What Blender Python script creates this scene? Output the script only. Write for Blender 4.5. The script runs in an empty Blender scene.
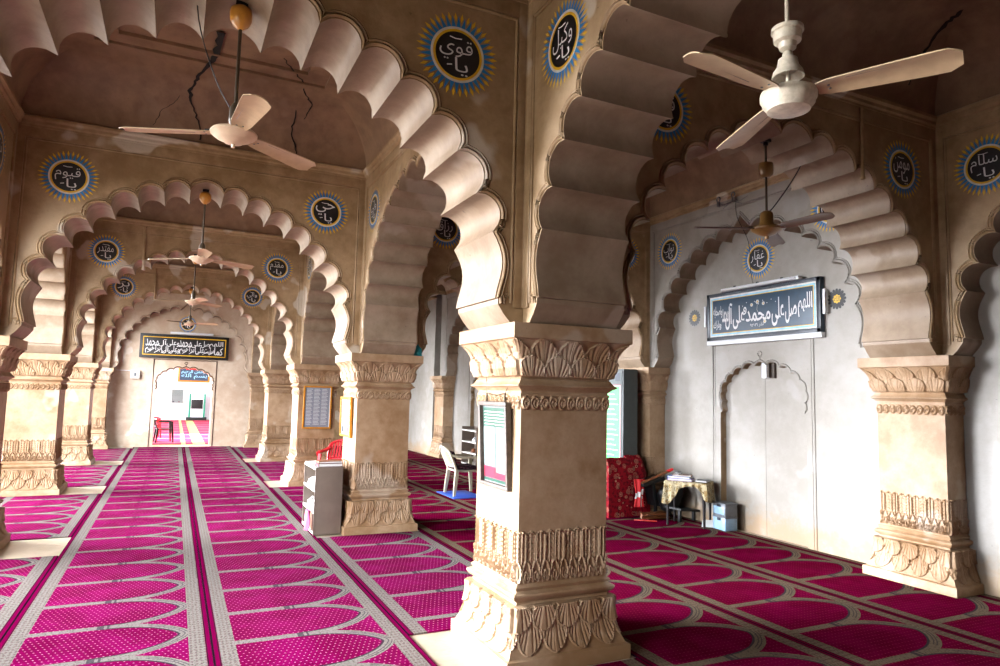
import bpy, bmesh, math, random
import numpy as np
from mathutils import Vector, Matrix, Euler
from mathutils.geometry import tessellate_polygon
random.seed(7)
PI = math.pi
SC = bpy.context.scene
COL = SC.collection

# ---------------------------------------------------------------- helpers
def lin(c):
    return tuple(((x/255.0)/12.92 if x/255.0 <= .04045 else ((x/255.0+.055)/1.055)**2.4) for x in c)

def tag(o, label=None, cat=None, group=None, kind=None):
    if label: o['label'] = label
    if cat: o['category'] = cat
    if group: o['group'] = group
    if kind: o['kind'] = kind
    return o

def empty(name, loc=(0, 0, 0), rz=0.0):
    o = bpy.data.objects.new(name, None)
    COL.objects.link(o)
    o.empty_display_size = .1
    o.location = loc
    o.rotation_euler = (0, 0, rz)
    return o

def link(name, me, parent=None, loc=None, rot=None):
    o = bpy.data.objects.new(name, me)
    COL.objects.link(o)
    if parent: o.parent = parent
    if loc is not None: o.location = loc
    if rot is not None: o.rotation_euler = rot
    return o

def copy_tree(o, parent=None):
    c = o.copy()
    COL.objects.link(c)
    c.parent = parent
    for ch in o.children:
        copy_tree(ch, c)
    return c

class MB:
    """collects shapes, becomes one mesh"""
    def __init__(s):
        s.v = []; s.f = []; s.m = []
    def add(s, v, f, m=0):
        b = len(s.v)
        s.v += [tuple(p) for p in v]
        s.f += [tuple(i+b for i in q) for q in f]
        s.m += [m]*len(f)
    def box(s, x0, x1, y0, y1, z0, z1, m=0, M=None, bev=0.0):
        if bev > 0:
            bm = bmesh.new()
            bmesh.ops.create_cube(bm, size=1)
            for v in bm.verts:
                v.co = Vector(((x0+x1)/2+v.co.x*(x1-x0), (y0+y1)/2+v.co.y*(y1-y0), (z0+z1)/2+v.co.z*(z1-z0)))
            bmesh.ops.bevel(bm, geom=bm.edges[:], offset=bev, segments=2, affect='EDGES', profile=.6)
            bm.verts.index_update()
            v = [p.co.copy() for p in bm.verts]; f = [[q.index for q in fc.verts] for fc in bm.faces]
            bm.free()
        else:
            v = [Vector(p) for p in ((x0,y0,z0),(x1,y0,z0),(x1,y1,z0),(x0,y1,z0),(x0,y0,z1),(x1,y0,z1),(x1,y1,z1),(x0,y1,z1))]
            f = [(0,3,2,1),(4,5,6,7),(0,1,5,4),(1,2,6,5),(2,3,7,6),(3,0,4,7)]
        if M: v = [M @ p for p in v]
        s.add(v, f, m)
    def lathe(s, prof, n=32, m=0, c=(0,0,0), M=None):
        v = []; f = []
        for r, z in prof:
            for i in range(n):
                a = 2*PI*i/n
                p = Vector((c[0]+r*math.cos(a), c[1]+r*math.sin(a), c[2]+z))
                v.append(M @ p if M else p)
        for j in range(len(prof)-1):
            for i in range(n):
                k = (i+1) % n
                f.append((j*n+i, j*n+k, (j+1)*n+k, (j+1)*n+i))
        s.add(v, f, m)
    def tube(s, pts, r, n=8, m=0, cap=True):
        pts = [Vector(p) for p in pts]
        rs = r if isinstance(r, (list, tuple)) else [r]*len(pts)
        v = []; f = []
        for i, p in enumerate(pts):
            d = (pts[min(i+1, len(pts)-1)]-pts[max(i-1, 0)])
            if d.length < 1e-9: d = Vector((0, 0, 1))
            d.normalize()
            up = Vector((0, 0, 1)) if abs(d.z) < .9 else Vector((1, 0, 0))
            a = d.cross(up).normalized(); b = a.cross(d).normalized()
            for k in range(n):
                t = 2*PI*k/n
                v.append(p+(a*math.cos(t)+b*math.sin(t))*rs[i])
        for i in range(len(pts)-1):
            for k in range(n):
                q = (k+1) % n
                f.append((i*n+k, i*n+q, (i+1)*n+q, (i+1)*n+k))
        if cap:
            f.append(tuple(range(n))[::-1]); f.append(tuple((len(pts)-1)*n+k for k in range(n)))
        s.add(v, f, m)
    def poly(s, pts, m=0):
        s.add(pts, [tuple(range(len(pts)))], m)
    def mesh(s, name, mats, sharp=35, smooth=True, recalc=True):
        me = bpy.data.meshes.new(name)
        me.from_pydata([tuple(p) for p in s.v], [], s.f)
        for mt in (mats if isinstance(mats, (list, tuple)) else [mats]): me.materials.append(mt)
        me.polygons.foreach_set('material_index', s.m)
        if recalc:
            bm = bmesh.new(); bm.from_mesh(me)
            bmesh.ops.recalc_face_normals(bm, faces=bm.faces)
            bm.to_mesh(me); bm.free()
        if smooth:
            me.polygons.foreach_set('use_smooth', [True]*len(me.polygons))
            me.set_sharp_from_angle(angle=math.radians(sharp))
        me.update()
        return me
    def obj(s, name, mats, parent=None, loc=None, rot=None, **k):
        return link(name, s.mesh(name, mats, **k), parent, loc, rot)

# ---------------------------------------------------------------- node expressions
class X:
    """a socket with arithmetic"""
    def __init__(s, nt, sock): s.nt = nt; s.s = sock
    def _m(s, op, *a):
        n = s.nt.nodes.new('ShaderNodeMath'); n.operation = op
        for i, q in enumerate((s,)+a):
            if isinstance(q, X): s.nt.links.new(q.s, n.inputs[i])
            else: n.inputs[i].default_value = float(q)
        return X(s.nt, n.outputs[0])
    def __add__(s, o): return s._m('ADD', o)
    def __sub__(s, o): return s._m('SUBTRACT', o)
    def __mul__(s, o): return s._m('MULTIPLY', o)
    def __truediv__(s, o): return s._m('DIVIDE', o)
    def pw(s, o): return s._m('POWER', o)
    def abs(s): return s._m('ABSOLUTE')
    def floor(s): return s._m('FLOOR')
    def frac(s): return s._m('FRACT')
    def lt(s, o): return s._m('LESS_THAN', o)
    def gt(s, o): return s._m('GREATER_THAN', o)
    def mx(s, o): return s._m('MAXIMUM', o)
    def mn(s, o): return s._m('MINIMUM', o)
    def cmp(s, v, e=.5): return s._m('COMPARE', v, e)
    def inv(s): return (s*-1.0)+1.0
    def smooth(s, a, b):
        n = s.nt.nodes.new('ShaderNodeMapRange'); n.interpolation_type = 'SMOOTHSTEP'
        s.nt.links.new(s.s, n.inputs[0]); n.inputs[1].default_value = a; n.inputs[2].default_value = b
        return X(s.nt, n.outputs[0])

def new_mat(name, rough=.6, metal=0.0, color=None, spec=.5):
    m = bpy.data.materials.new(name); m.use_nodes = True
    b = m.node_tree.nodes['Principled BSDF']
    b.inputs['Roughness'].default_value = rough
    b.inputs['Metallic'].default_value = metal
    b.inputs['Specular IOR Level'].default_value = spec
    if color is not None: b.inputs['Base Color'].default_value = (*color, 1)
    return m, m.node_tree, b

KA = .60      # overall reflectance level; the exposure below is set to suit
def mixc(nt, fac, a, b):
    n = nt.nodes.new('ShaderNodeMix'); n.data_type = 'RGBA'
    if isinstance(fac, X): nt.links.new(fac.s, n.inputs[0])
    else: n.inputs[0].default_value = fac
    for i, q in ((6, a), (7, b)):
        if isinstance(q, tuple): n.inputs[i].default_value = (q[0]*KA, q[1]*KA, q[2]*KA, 1)
        else: nt.links.new(q, n.inputs[i])
    return n.outputs[2]

def noise(nt, vec, scale, detail=4, rough=.55, out=0, w=None):
    n = nt.nodes.new('ShaderNodeTexNoise')
    if w is not None:
        n.noise_dimensions = '4D'; n.inputs['W'].default_value = w
    n.inputs['Scale'].default_value = scale; n.inputs['Detail'].default_value = detail
    n.inputs['Roughness'].default_value = rough
    nt.links.new(vec, n.inputs['Vector'])
    return X(nt, n.outputs[out])

def bump(nt, b, h, strength=.3, dist=.01):
    n = nt.nodes.new('ShaderNodeBump'); n.inputs['Strength'].default_value = strength
    n.inputs['Distance'].default_value = dist
    nt.links.new(h.s, n.inputs['Height']); nt.links.new(n.outputs[0], b.inputs['Normal'])

def plaster(name, base, dark, light, patch=.5, rough=.55, scale=1.0, spec=.35, foot=None):
    m, nt, b = new_mat(name, rough, spec=spec)
    g = nt.nodes.new('ShaderNodeNewGeometry').outputs['Position']
    big = noise(nt, g, .9*scale, 6, .6)
    mid = noise(nt, g, 4.5*scale, 5, .65, w=3.0)
    fine = noise(nt, g, 38*scale, 3, .6)
    c = mixc(nt, (big*.55+mid*.45).smooth(.36, .64), dark, base)
    p = noise(nt, g, 1.7*scale, 3, .45, w=11.0).smooth(.60, .64)*patch
    c = mixc(nt, p, c, light)
    c = mixc(nt, fine.smooth(.55, .8)*.25, c, dark)
    sp = noise(nt, g, 24*scale, 2, .5, w=5.0).smooth(.73, .76)*.5
    c = mixc(nt, sp, c, tuple(x*.35 for x in dark))
    if foot is not None:   # damp rising from the ground: a stain with its own ragged edge
        sx = nt.nodes.new('ShaderNodeSeparateXYZ'); nt.links.new(g, sx.inputs[0])
        z = X(nt, sx.outputs[2])
        c = mixc(nt, (z+mid*.9-.45).smooth(.38, .02)*.75, c, foot)
    nt.links.new(c, b.inputs['Base Color'])
    bump(nt, b, mid*.6+fine*.5, .25, .012)
    return m

def simple(name, rgb, rough=.5, metal=0, var=.12, scale=12, spec=.5, bmp=0.0):
    c = lin(rgb)
    m, nt, b = new_mat(name, rough, metal, spec=spec)
    tc = nt.nodes.new('ShaderNodeTexCoord').outputs['Object']
    n = noise(nt, tc, scale, 4, .6)
    nt.links.new(mixc(nt, n.smooth(.35, .7), tuple(x*(1-var) for x in c), tuple(min(1, x*(1+var)) for x in c)), b.inputs['Base Color'])
    if bmp: bump(nt, b, n, bmp, .004)
    return m

M = {}
M['stone'] = plaster('limewashed_carved_plaster', (.55, .375, .228), (.31, .168, .072), (.64, .54, .42), .45)
M['arch'] = plaster('painted_arch_plaster', (.54, .37, .205), (.29, .175, .075), (.72, .63, .51), .7)
M['white'] = plaster('whitewashed_wall_plaster', (.43, .40, .355), (.33, .295, .245), (.50, .475, .435), .4, foot=(.42, .27, .14))
M['flute'] = plaster('mauve_grey_limewashed_flutes', (.43, .325, .225), (.26, .17, .10), (.54, .45, .36), .5)
M['cream'] = plaster('lit_cream_end_wall_plaster', (.80, .65, .50), (.60, .44, .31), (.90, .80, .70), .6)  # bright light on the end wall put into a paler plaster colour
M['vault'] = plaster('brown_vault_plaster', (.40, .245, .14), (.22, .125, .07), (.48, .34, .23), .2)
M['slab'] = plaster('marble_floor_slab', (.66, .56, .43), (.5, .4, .28), (.75, .7, .6), .4, rough=.3)
M['court'] = plaster('courtyard_paving', (.34, .31, .28), (.27, .25, .22), (.40, .38, .36), .4)
M['line'] = simple('dark_moulding_line', (92, 62, 38), .6)
M['black'] = simple('black_paint', (14, 15, 20), .45)
M['gold'] = simple('yellow_paint', (255, 196, 24), .45)
M['blue'] = simple('blue_paint', (10, 132, 205), .5)
M['pale'] = simple('pale_grey_paint', (236, 234, 226), .5)
M['ltblue'] = simple('light_blue_paint', (150, 220, 255), .5)
M['letter'] = simple('white_lettering_paint', (255, 255, 255), .5, var=.05)
M['navy'] = simple('navy_board_paint', (24, 50, 72), .4)
M['teal'] = simple('teal_board_paint', (32, 84, 112), .4)
M['creamfan'] = simple('rusty_cream_enamel', (226, 212, 186), .35, var=.16, scale=25)
M['wirebl'] = simple('black_cable', (22, 20, 20), .5)
M['yellowcup'] = simple('amber_plastic_canopy', (214, 146, 52), .35)
M['blade'] = simple('peach_brown_fan_blade', (206, 176, 136), .4, var=.08)
M['bladedk'] = simple('brown_fan_blade', (118, 84, 66), .4, var=.08)
M['rod'] = simple('stained_rod_metal', (98, 84, 66), .4, .5)
M['whitepl'] = simple('white_plastic', (238, 234, 224), .35, var=.03)
M['steel'] = simple('grey_painted_steel', (128, 112, 100), .4, .15, var=.08, scale=5)
M['crack'] = simple('dark_crack', (22, 16, 12), .9)

# ---------------------------------------------------------------- the grid of the hall
A = .69                       # pier width
PX = 2.09; WX = 6.68          # nave-side faces of the middle piers and the wall piers
QX = -1.67                    # nave-side face of the courtyard piers
ROW = [4.007+4.47*(k-1) for k in range(6)]   # front faces of the rows; ROW[1] is the nearest visible
NC = (PX+QX)/2; AC = (PX+A+WX)/2
ZS = 2.226; ZT = 4.53
NH = (PX-QX)/2; AH = (WX-PX-A)/2; LH = (4.47-A)/2

# ---------------------------------------------------------------- carved piers
def fan_leaf(s, t, p, n=2.6):
    """s across from the vein, t 0 at the root .. 1 at the tip, p the spacing"""
    tt = np.clip(t, 1e-4, 1)
    W = p*.5*np.minimum(1, (tt/.45))**.6*(1-np.clip((tt-.55)/.45, 0, 1)**2.2)**.62
    inside = (np.abs(s) < W) & (t > 0) & (t < 1)
    q2 = np.abs(s)/(p*.56*tt**.75+1e-6)
    rib = np.abs(np.sin(PI*n*q2+.3))**.8
    rim = np.clip(1-np.abs(W-np.abs(s)-.006)/.006, 0, 1)
    vein = np.clip(1-np.abs(s)/.005, 0, 1)
    edge = np.clip((W-np.abs(s))/.004, 0, 1)
    h = .0005+.010*rib*(rim < .05)+.018*rim+.008*vein
    return inside, h*edge

def cyc(S, p, off=0.0):
    return (S/p+off-np.floor(S/p+off)-.5)*p

def relief(S, Z):
    H = np.zeros_like(S)
    # capital: two rows of fan leaves opening upward
    p = .205
    m = (Z > 1.872) & (Z < 2.122)
    i1, h1 = fan_leaf(cyc(S, p, .5), (Z-1.86)/.262, p)
    i2, h2 = fan_leaf(cyc(S, p), (Z-1.80)/.215, p)
    H = np.where(m, np.where(i2, h2+.016, np.where(i1, h1+.002, -.004)), H)
    # narrow band of hanging hooks
    p = .0785
    m = (Z > 1.652) & (Z < 1.745)
    su = cyc(S, p)
    rr = np.hypot(su/.038, (Z-1.700)/.047)
    r2 = np.hypot((su-.006)/.020, (Z-1.694)/.028)
    h = np.where(rr < 1, .006+.014*np.clip(1-np.abs(rr-.80)/.2, 0, 1)+.015*np.clip(1-np.abs(r2-.7)/.25, 0, 1), 0)
    H = np.where(m, h, H)
    # tall band: upright reeds with herringbone veins, cups in front of their feet
    p = .0805
    m = (Z > .522) & (Z < .862)
    su = cyc(S, p)
    a = np.abs(su)
    topz = .857-.034*(a/(p/2))**3
    rim = np.clip(1-np.abs(np.minimum((p/2-a), (topz-Z)*.8)-.006)/.005, 0, 1)
    vein = np.abs(np.sin(PI*(Z/.030+a*16)))**.8
    h = np.where(Z < topz, -.004+.020*rim+.009*vein*(rim < .1)*(a > .007)+.016*np.clip(1-a/.007, 0, 1), 0)
    s2 = cyc(S, p, .5)
    t = (Z-.515)/.150
    tt = np.clip(t, 1e-4, 1)
    W = p*.49*np.sin(PI*np.clip(tt, .0, 1)**.9)**.5
    cup = (np.abs(s2) < W) & (t > 0) & (t < 1)
    r2 = np.hypot(s2/.017, (Z-.568)/.036)
    hc = .004+.020*np.clip(1-np.abs(W-np.abs(s2)-.006)/.006, 0, 1)+.020*np.clip(1-np.abs(r2-.8)/.28, 0, 1)
    h = np.where(cup, hc, h)
    H = np.where(m, h, H)
    # base: two rows of shells pointing down
    p = .180
    m = (Z > .088) & (Z < .386)
    i1, h1 = fan_leaf(cyc(S, p, .5), (.445-Z)/.212, p)
    i2, h2 = fan_leaf(cyc(S, p), (.385-Z)/.288, p, 3.0)
    H = np.where(m, np.where(i1, h1+.018, np.where(i2, h2+.003, -.002)), H)
    return H

PROF = [(-.012,.125),(.078,.125),(.082,.122),(.086,.105),(.09,.10),(.12,.085),(.16,.068),(.21,.055),(.26,.046),(.32,.040),(.38,.040),(.388,.036),(.392,.012),(.405,.006),
        (.412,.012),(.425,.032),(.438,.042),(.452,.047),(.462,.042),(.470,.022),(.478,.010),(.485,.016),(.500,.022),(.508,.012),(.515,.004),(.522,.0),
        (.86,.0),(.862,.0),(1.65,.0),(1.652,.002),(1.742,.006),(1.748,.010),(1.76,.010),(1.764,.002),(1.778,.003),(1.786,.014),(1.796,.020),(1.804,.038),(1.812,.050),(1.818,.050),(1.828,.034),(1.845,.022),(1.856,.018),(1.862,.008),(1.870,.010),
        (1.88,.022),(1.93,.040),(1.98,.046),(2.03,.056),(2.07,.074),(2.10,.095),(2.118,.108),(2.122,.112),(2.124,.122),(2.128,.126),(2.222,.126),(2.226,.122)]
PZ = np.array([p[0] for p in PROF]); PO = np.array([p[1] for p in PROF])
def pier_mesh(name, z0, z1, mat, core=False, step=.0062):
    zs = set([z for z in PZ if z0-1e-6 <= z <= z1+1e-6]+[z0, z1])
    for a, b, st in ((.088, .386, step), (.522, .862, step), (1.652, 1.742, .0052), (1.872, 2.122, step)):
        z = a
        while z < b:
            if z0 <= z <= z1: zs.add(round(z, 5))
            z += st
    zs = np.array(sorted(zs))
    n = 141
    u = np.linspace(-1, 1, n)
    off = np.interp(zs, PZ, PO)
    hw = A/2+off
    U, Zm = np.meshgrid(u, zs)
    HW = hw[:, None]+0*U
    S = U*(A/2+.045)
    fade = np.clip((1-np.abs(U))*62, 0, 1)
    R = relief(S, Zm)*fade
    nz = len(zs)
    verts = []
    faces = []
    for k in range(4):
        x = U*HW; y = -(HW+R)
        a = k*PI/2; c, s = math.cos(a), math.sin(a)
        vx = x*c-y*s; vy = x*s+y*c
        P = np.stack([vx, vy, Zm], -1).reshape(-1, 3)
        b = k*nz*n
        verts.append(P)
        idx = np.arange(nz*n).reshape(nz, n)+b
        f = np.stack([idx[:-1, :-1], idx[:-1, 1:], idx[1:, 1:], idx[1:, :-1]], -1).reshape(-1, 4)
        faces.append(f)
    V = np.concatenate(verts); F = np.concatenate(faces)
    V = V.tolist(); F = F.tolist()
    b = len(V)
    h0, h1 = float(hw[0]), float(hw[-1])
    V += [(-h0,-h0,z0),(h0,-h0,z0),(h0,h0,z0),(-h0,h0,z0),(-h1,-h1,z1),(h1,-h1,z1),(h1,h1,z1),(-h1,h1,z1)]
    F += [(b+3,b+2,b+1,b),(b+4,b+5,b+6,b+7)]
    if core:
        b = len(V); e = A/2-.004
        V += [(-e,-e,z1),(e,-e,z1),(e,e,z1),(-e,e,z1),(-e,-e,4.62),(e,-e,4.62),(e,e,4.62),(-e,e,4.62)]
        F += [(b,b+1,b+5,b+4),(b+1,b+2,b+6,b+5),(b+2,b+3,b+7,b+6),(b+3,b,b+4,b+7),(b+4,b+5,b+6,b+7)]
    me = bpy.data.meshes.new(name)
    me.from_pydata(V, [], F)
    me.materials.append(mat)
    me.polygons.foreach_set('use_smooth', [True]*len(me.polygons))
    me.set_sharp_from_angle(angle=math.radians(38))
    me.update()
    return me
ME_BASE = pier_mesh('pier_base', -.012, .515, M['stone'])
ME_SHAFT = pier_mesh('pier_shaft', .515, 1.756, M['stone'])
ME_CAP = pier_mesh('pier_capital', 1.756, 2.226, M['stone'])
def engaged(me, no):
    """the part of a pier that stands proud of the wall it is built into"""
    bm = bmesh.new(); bm.from_mesh(me)
    bmesh.ops.bisect_plane(bm, geom=bm.verts[:]+bm.edges[:]+bm.faces[:], plane_co=Vector(no)*-.052, plane_no=Vector(no), clear_outer=True)
    m2 = bpy.data.meshes.new(me.name+'_engaged'); bm.to_mesh(m2); bm.free(); m2.materials.clear(); m2.materials.append(M['stone'])
    return m2
PM = {'': (ME_BASE, ME_SHAFT, ME_CAP)}
for key, no in (('x', (1, 0, 0)), ('y', (0, 1, 0))): PM[key] = tuple(engaged(m_, no) for m_ in PM[''])
def pier(x, y, label, group, cut=''):
    r = empty('carved_pier', (x, y, 0))
    tag(r, label, 'pillar', group)
    link('base', PM[cut][0], r); link('shaft', PM[cut][1], r); link('capital', PM[cut][2], r)
    return r
ordn = ['', 'nearest', 'second nearest', 'third nearest', 'fourth nearest', 'farthest']
for k in range(1, 5):
    y = ROW[k]+A/2
    pier(PX+A/2, y, {1: 'big carved tan pillar in the centre foreground with a poster frame on its bright side',
                     2: 'carved tan pillar behind the grey metal shoe rack, second in the middle row',
                     3: 'carved pillar in the middle row with the gold-framed grey sheet on it',
                     4: 'carved pillar in the middle row just beyond the one with the gold-framed sheet'}[k], 'middle row of carved pillars')
for k in range(2, 5):
    pier(QX-A/2, ROW[k]+A/2, {2: 'carved pillar cut by the left edge of the photo, in the courtyard row',
                     3: 'cream carved pillar with shell base, first one fully in view on the left',
                     4: 'cream carved pillar on the left just behind the first full one'}[k], 'left row of carved pillars')
for k in range(1, 4):
    pier(WX+A/2, ROW[k]+A/2, {1: 'carved wall pillar at the right beside the whitewashed niche wall, nearest on that wall',
                     2: 'carved wall pillar behind the green lit notice board and rug heap',
                     3: 'carved wall pillar behind the white plastic chair, far down the right aisle'}[k], 'right row of carved wall pillars', 'x')
pier(PX+A/2, ROW[5]+A/2-.3, 'half-hidden carved pillar in the far corner where the middle row meets the end wall', 'middle row of carved pillars', 'y')
pier(QX-A/2, ROW[5]+A/2-.3, 'small far carved pillar at the left end of the end wall', 'left row of carved pillars', 'y')
pier(WX+A/2, ROW[4]+A/2, 'farthest visible carved wall pillar deep in the right aisle', 'right row of carved wall pillars', 'x')

# ---------------------------------------------------------------- cusped arches
FOOT = [(1.79, ZS), (1.735, 2.285), (1.70, 2.335), (1.69, 2.352), (1.69, 2.385), (1.668, 2.388)]
CUSP = [(1.64, 2.833), (1.517, 3.08), (1.37, 3.34), (1.18, 3.54), (.965, 3.727), (.71, 3.855), (.45, 3.967), (.18, 4.03)]
def lobe(p, q, sag, n=8):
    """points strictly between p and q on an arc bulging to the left of p->q reversed (away from the opening)"""
    (x0, z0), (x1, z1) = p, q
    dx, dz = x1-x0, z1-z0
    L = math.hypot(dx, dz)
    nx, nz = dz/L, -dx/L
    out = []
    for i in range(1, n):
        t = i/n
        b = 4*t*(1-t)
        b = b**.72
        out.append((x0+dx*t+nx*sag*L*b, z0+dz*t+nz*sag*L*b))
    return out
def outline(half, pointed=False):
    s = half/1.88
    base = [(x*s, z) for x, z in FOOT]
    cus = [(x*s, z) for x, z in CUSP]
    pts = list(base); cidx = []
    p = base[-1]; q = cus[0]
    for i in range(1, 9):
        t = i/9
        w = math.sin(PI*t**1.25)*.062
        pts.append((p[0]+(q[0]-p[0])*t+w, p[1]+(q[1]-p[1])*t))
    pts.append(q)
    for a, b in zip(cus[:-1], cus[1:]):
        pts += lobe(a, b, .40, 9); pts.append(b)
    if pointed:
        x, z = cus[-1]
        for i in range(1, 8):
            t = i/7
            pts.append((x*(1-t)**1.25, z+(4.225-z)*(t**1.25)+.015*math.sin(PI*t)))
        right = pts
        left = [(-a, b) for a, b in pts[:-1]]
        return left+right[::-1]
    # round apex lobe: both halves
    a = cus[-1]; b = (-a[0], a[1])
    mid = lobe(a, b, .34, 10)
    full = pts+mid+[(-x, z) for x, z in pts[::-1]]
    return full[::-1]
def tess(loop):
    return tessellate_polygon([[Vector((p[0], p[1], 0)) for p in loop]])
def arch_body(half, t, y0, ztop=ZT+.09, pointed=False, mat=None, ext=0.0):
    """slab from y0 to y0+t with the scalloped opening, span along x"""
    out = outline(half, pointed)
    h = half+ext
    loop = [(-h, ZS), (-h, ztop), (h, ztop), (h, ZS)]+[p for p in out[::-1]]
    tri = tess(loop)
    mb = MB()
    for y in (y0, y0+t):
        mb.add([(p[0], y, p[1]) for p in loop], tri)
    n = len(out)
    mb.add([(p[0], y0, p[1]) for p in out]+[(p[0], y0+t, p[1]) for p in out], [(i, i+1, n+i+1, n+i) for i in range(n-1)], 1)
    mb.add([(-h, y0, ztop), (h, y0, ztop), (h, y0+t, ztop), (-h, y0+t, ztop)], [(0, 1, 2, 3)])
    for q in (-h, h): mb.add([(q, y0, ZS), (q, y0+t, ZS), (q, y0+t, ztop), (q, y0, ztop)], [(0, 1, 2, 3)])
    for q in (-1, 1): mb.add([(q*out[-1][0]*1.0 if 0 else q*abs(out[0][0]), y0, ZS), (q*h, y0, ZS), (q*h, y0+t, ZS), (q*abs(out[0][0]), y0+t, ZS)], [(0, 1, 2, 3)])
    me = mb.mesh('arch_wall', [mat or M['arch'], M['flute']], sharp=24)
    return me, out
def offset_line(out, d):
    res = []
    n = len(out)
    for i in range(n):
        a = out[max(i-1, 0)]; b = out[min(i+1, n-1)]
        dx, dz = b[0]-a[0], b[1]-a[1]
        L = math.hypot(dx, dz) or 1
        res.append((out[i][0]-dz/L*d, out[i][1]+dx/L*d))
    return res
def moulding_mesh(out, y, sgn, mat):
    """double rounded bead that follows the scallops, standing proud of the face"""
    mb = MB()
    core = [p for p in out if p[1] > 2.34]
    for d, r in ((.020, .013), (.046, .008)):
        ln = offset_line(core, d)
        mb.tube([(p[0], y+sgn*.002, p[1]) for p in ln], r, 6)
    for sx in (-1, 1):           # little curl at the foot
        cx = sx*(abs(core[0][0])+.055); cz = 2.40
        mb.tube([(cx+sx*.030*(1-i/14)*math.cos(i*.55), y+sgn*.003, cz+.030*(1-i/14)*math.sin(i*.55)) for i in range(14)], .008, 5)
    return mb.mesh('moulding', mat, sharp=60)
def frame_mesh(half, y, sgn, mat):
    """raised band round the spandrel panel"""
    mb = MB()
    t = .014; w = .082; zt = 4.365
    def slab(x0, x1, z0, z1):
        a, b = sorted((y-sgn*.002, y+sgn*t))
        mb.box(x0, x1, a, b, z0, z1, bev=.005)
    slab(-half, -half+w, 2.33, ZT); slab(half-w, half, 2.33, ZT); slab(-half+w-.006, half-w+.006, zt, ZT)
    for x in (-half+w+.014, half-w-.014):
        mb.tube([(x, y+sgn*.003, 2.36), (x, y+sgn*.004, zt-.014)], .011, 6)
    mb.tube([(-half+w+.014, y+sgn*.003, zt-.014), (half-w-.014, y+sgn*.004, zt-.014)], .011, 6)
    mb.tube([(-half+.01, y+sgn*.012, 2.34), (-half+.01, y+sgn*.012, ZT)], .010, 6)
    mb.tube([(half-.01, y+sgn*.012, 2.34), (half-.01, y+sgn*.012, ZT)], .010, 6)
    return mb.mesh('panel_frame', mat, sharp=50)

# Arabic lettering: letters joined by their own shapes, turned into flat meshes
FORMS = {'ا': (0xFE8D, 2), 'ب': (0xFE8F, 4), 'ت': (0xFE95, 4), 'ث': (0xFE99, 4), 'ج': (0xFE9D, 4), 'ح': (0xFEA1, 4), 'خ': (0xFEA5, 4),
         'د': (0xFEA9, 2), 'ذ': (0xFEAB, 2), 'ر': (0xFEAD, 2), 'ز': (0xFEAF, 2), 'س': (0xFEB1, 4), 'ش': (0xFEB5, 4), 'ص': (0xFEB9, 4),
         'ض': (0xFEBD, 4), 'ط': (0xFEC1, 4), 'ع': (0xFEC9, 4), 'غ': (0xFECD, 4), 'ف': (0xFED1, 4), 'ق': (0xFED5, 4), 'ك': (0xFED9, 4),
         'ل': (0xFEDD, 4), 'م': (0xFEE1, 4), 'ن': (0xFEE5, 4), 'ه': (0xFEE9, 4), 'و': (0xFEED, 2), 'ى': (0xFEEF, 2), 'ي': (0xFEF1, 4), 'آ': (0xFE81, 2), 'ة': (0xFE93, 2)}
def shape(txt):
    words = []
    for w in txt.split(' '):
        o = []
        for i, c in enumerate(w):
            if c not in FORMS: o.append(c); continue
            base, n = FORMS[c]
            prev = i > 0 and w[i-1] in FORMS and FORMS[w[i-1]][1] == 4
            nxt = i < len(w)-1 and n == 4 and w[i+1] in FORMS
            k = 3 if (prev and nxt) else 2 if nxt else 1 if prev else 0
            o.append(chr(base+k))
        words.append(''.join(o[::-1]))
    return ' '.join(words[::-1])
TXT = {}
def text_geo(txt, bold=.012, arabic=True):
    """vertices normalised to the unit box, and faces"""
    key = (txt, bold)
    if key in TXT: return TXT[key]
    c = bpy.data.curves.new('tmp', 'FONT'); c.body = shape(txt) if arabic else txt; c.offset = bold; c.resolution_u = 3
    o = bpy.data.objects.new('tmp', c); COL.objects.link(o)
    dg = bpy.context.evaluated_depsgraph_get()
    me = bpy.data.meshes.new_from_object(o.evaluated_get(dg))
    v = [tuple(p.co) for p in me.vertices]; f = [tuple(p.vertices) for p in me.polygons]
    bpy.data.objects.remove(o); bpy.data.curves.remove(c); bpy.data.meshes.remove(me)
    if not v: v = [(0, 0, 0), (1, 0, 0), (1, 1, 0), (0, 1, 0)]; f = []
    x0 = min(p[0] for p in v); x1 = max(p[0] for p in v); y0 = min(p[1] for p in v); y1 = max(p[1] for p in v)
    v = [((p[0]-x0)/(x1-x0), (p[1]-y0)/(y1-y0)) for p in v]
    TXT[key] = (v, f)
    return TXT[key]
def put_text(mb, txt, x0, x1, z0, z1, y=0, m=0, bold=.012, arabic=True, slant=0.0):
    v, f = text_geo(txt, bold, arabic)
    mb.add([(x0+a*(x1-x0)+slant*(b-.5), y, z0+b*(z1-z0)) for a, b in v], f, m)

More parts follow.
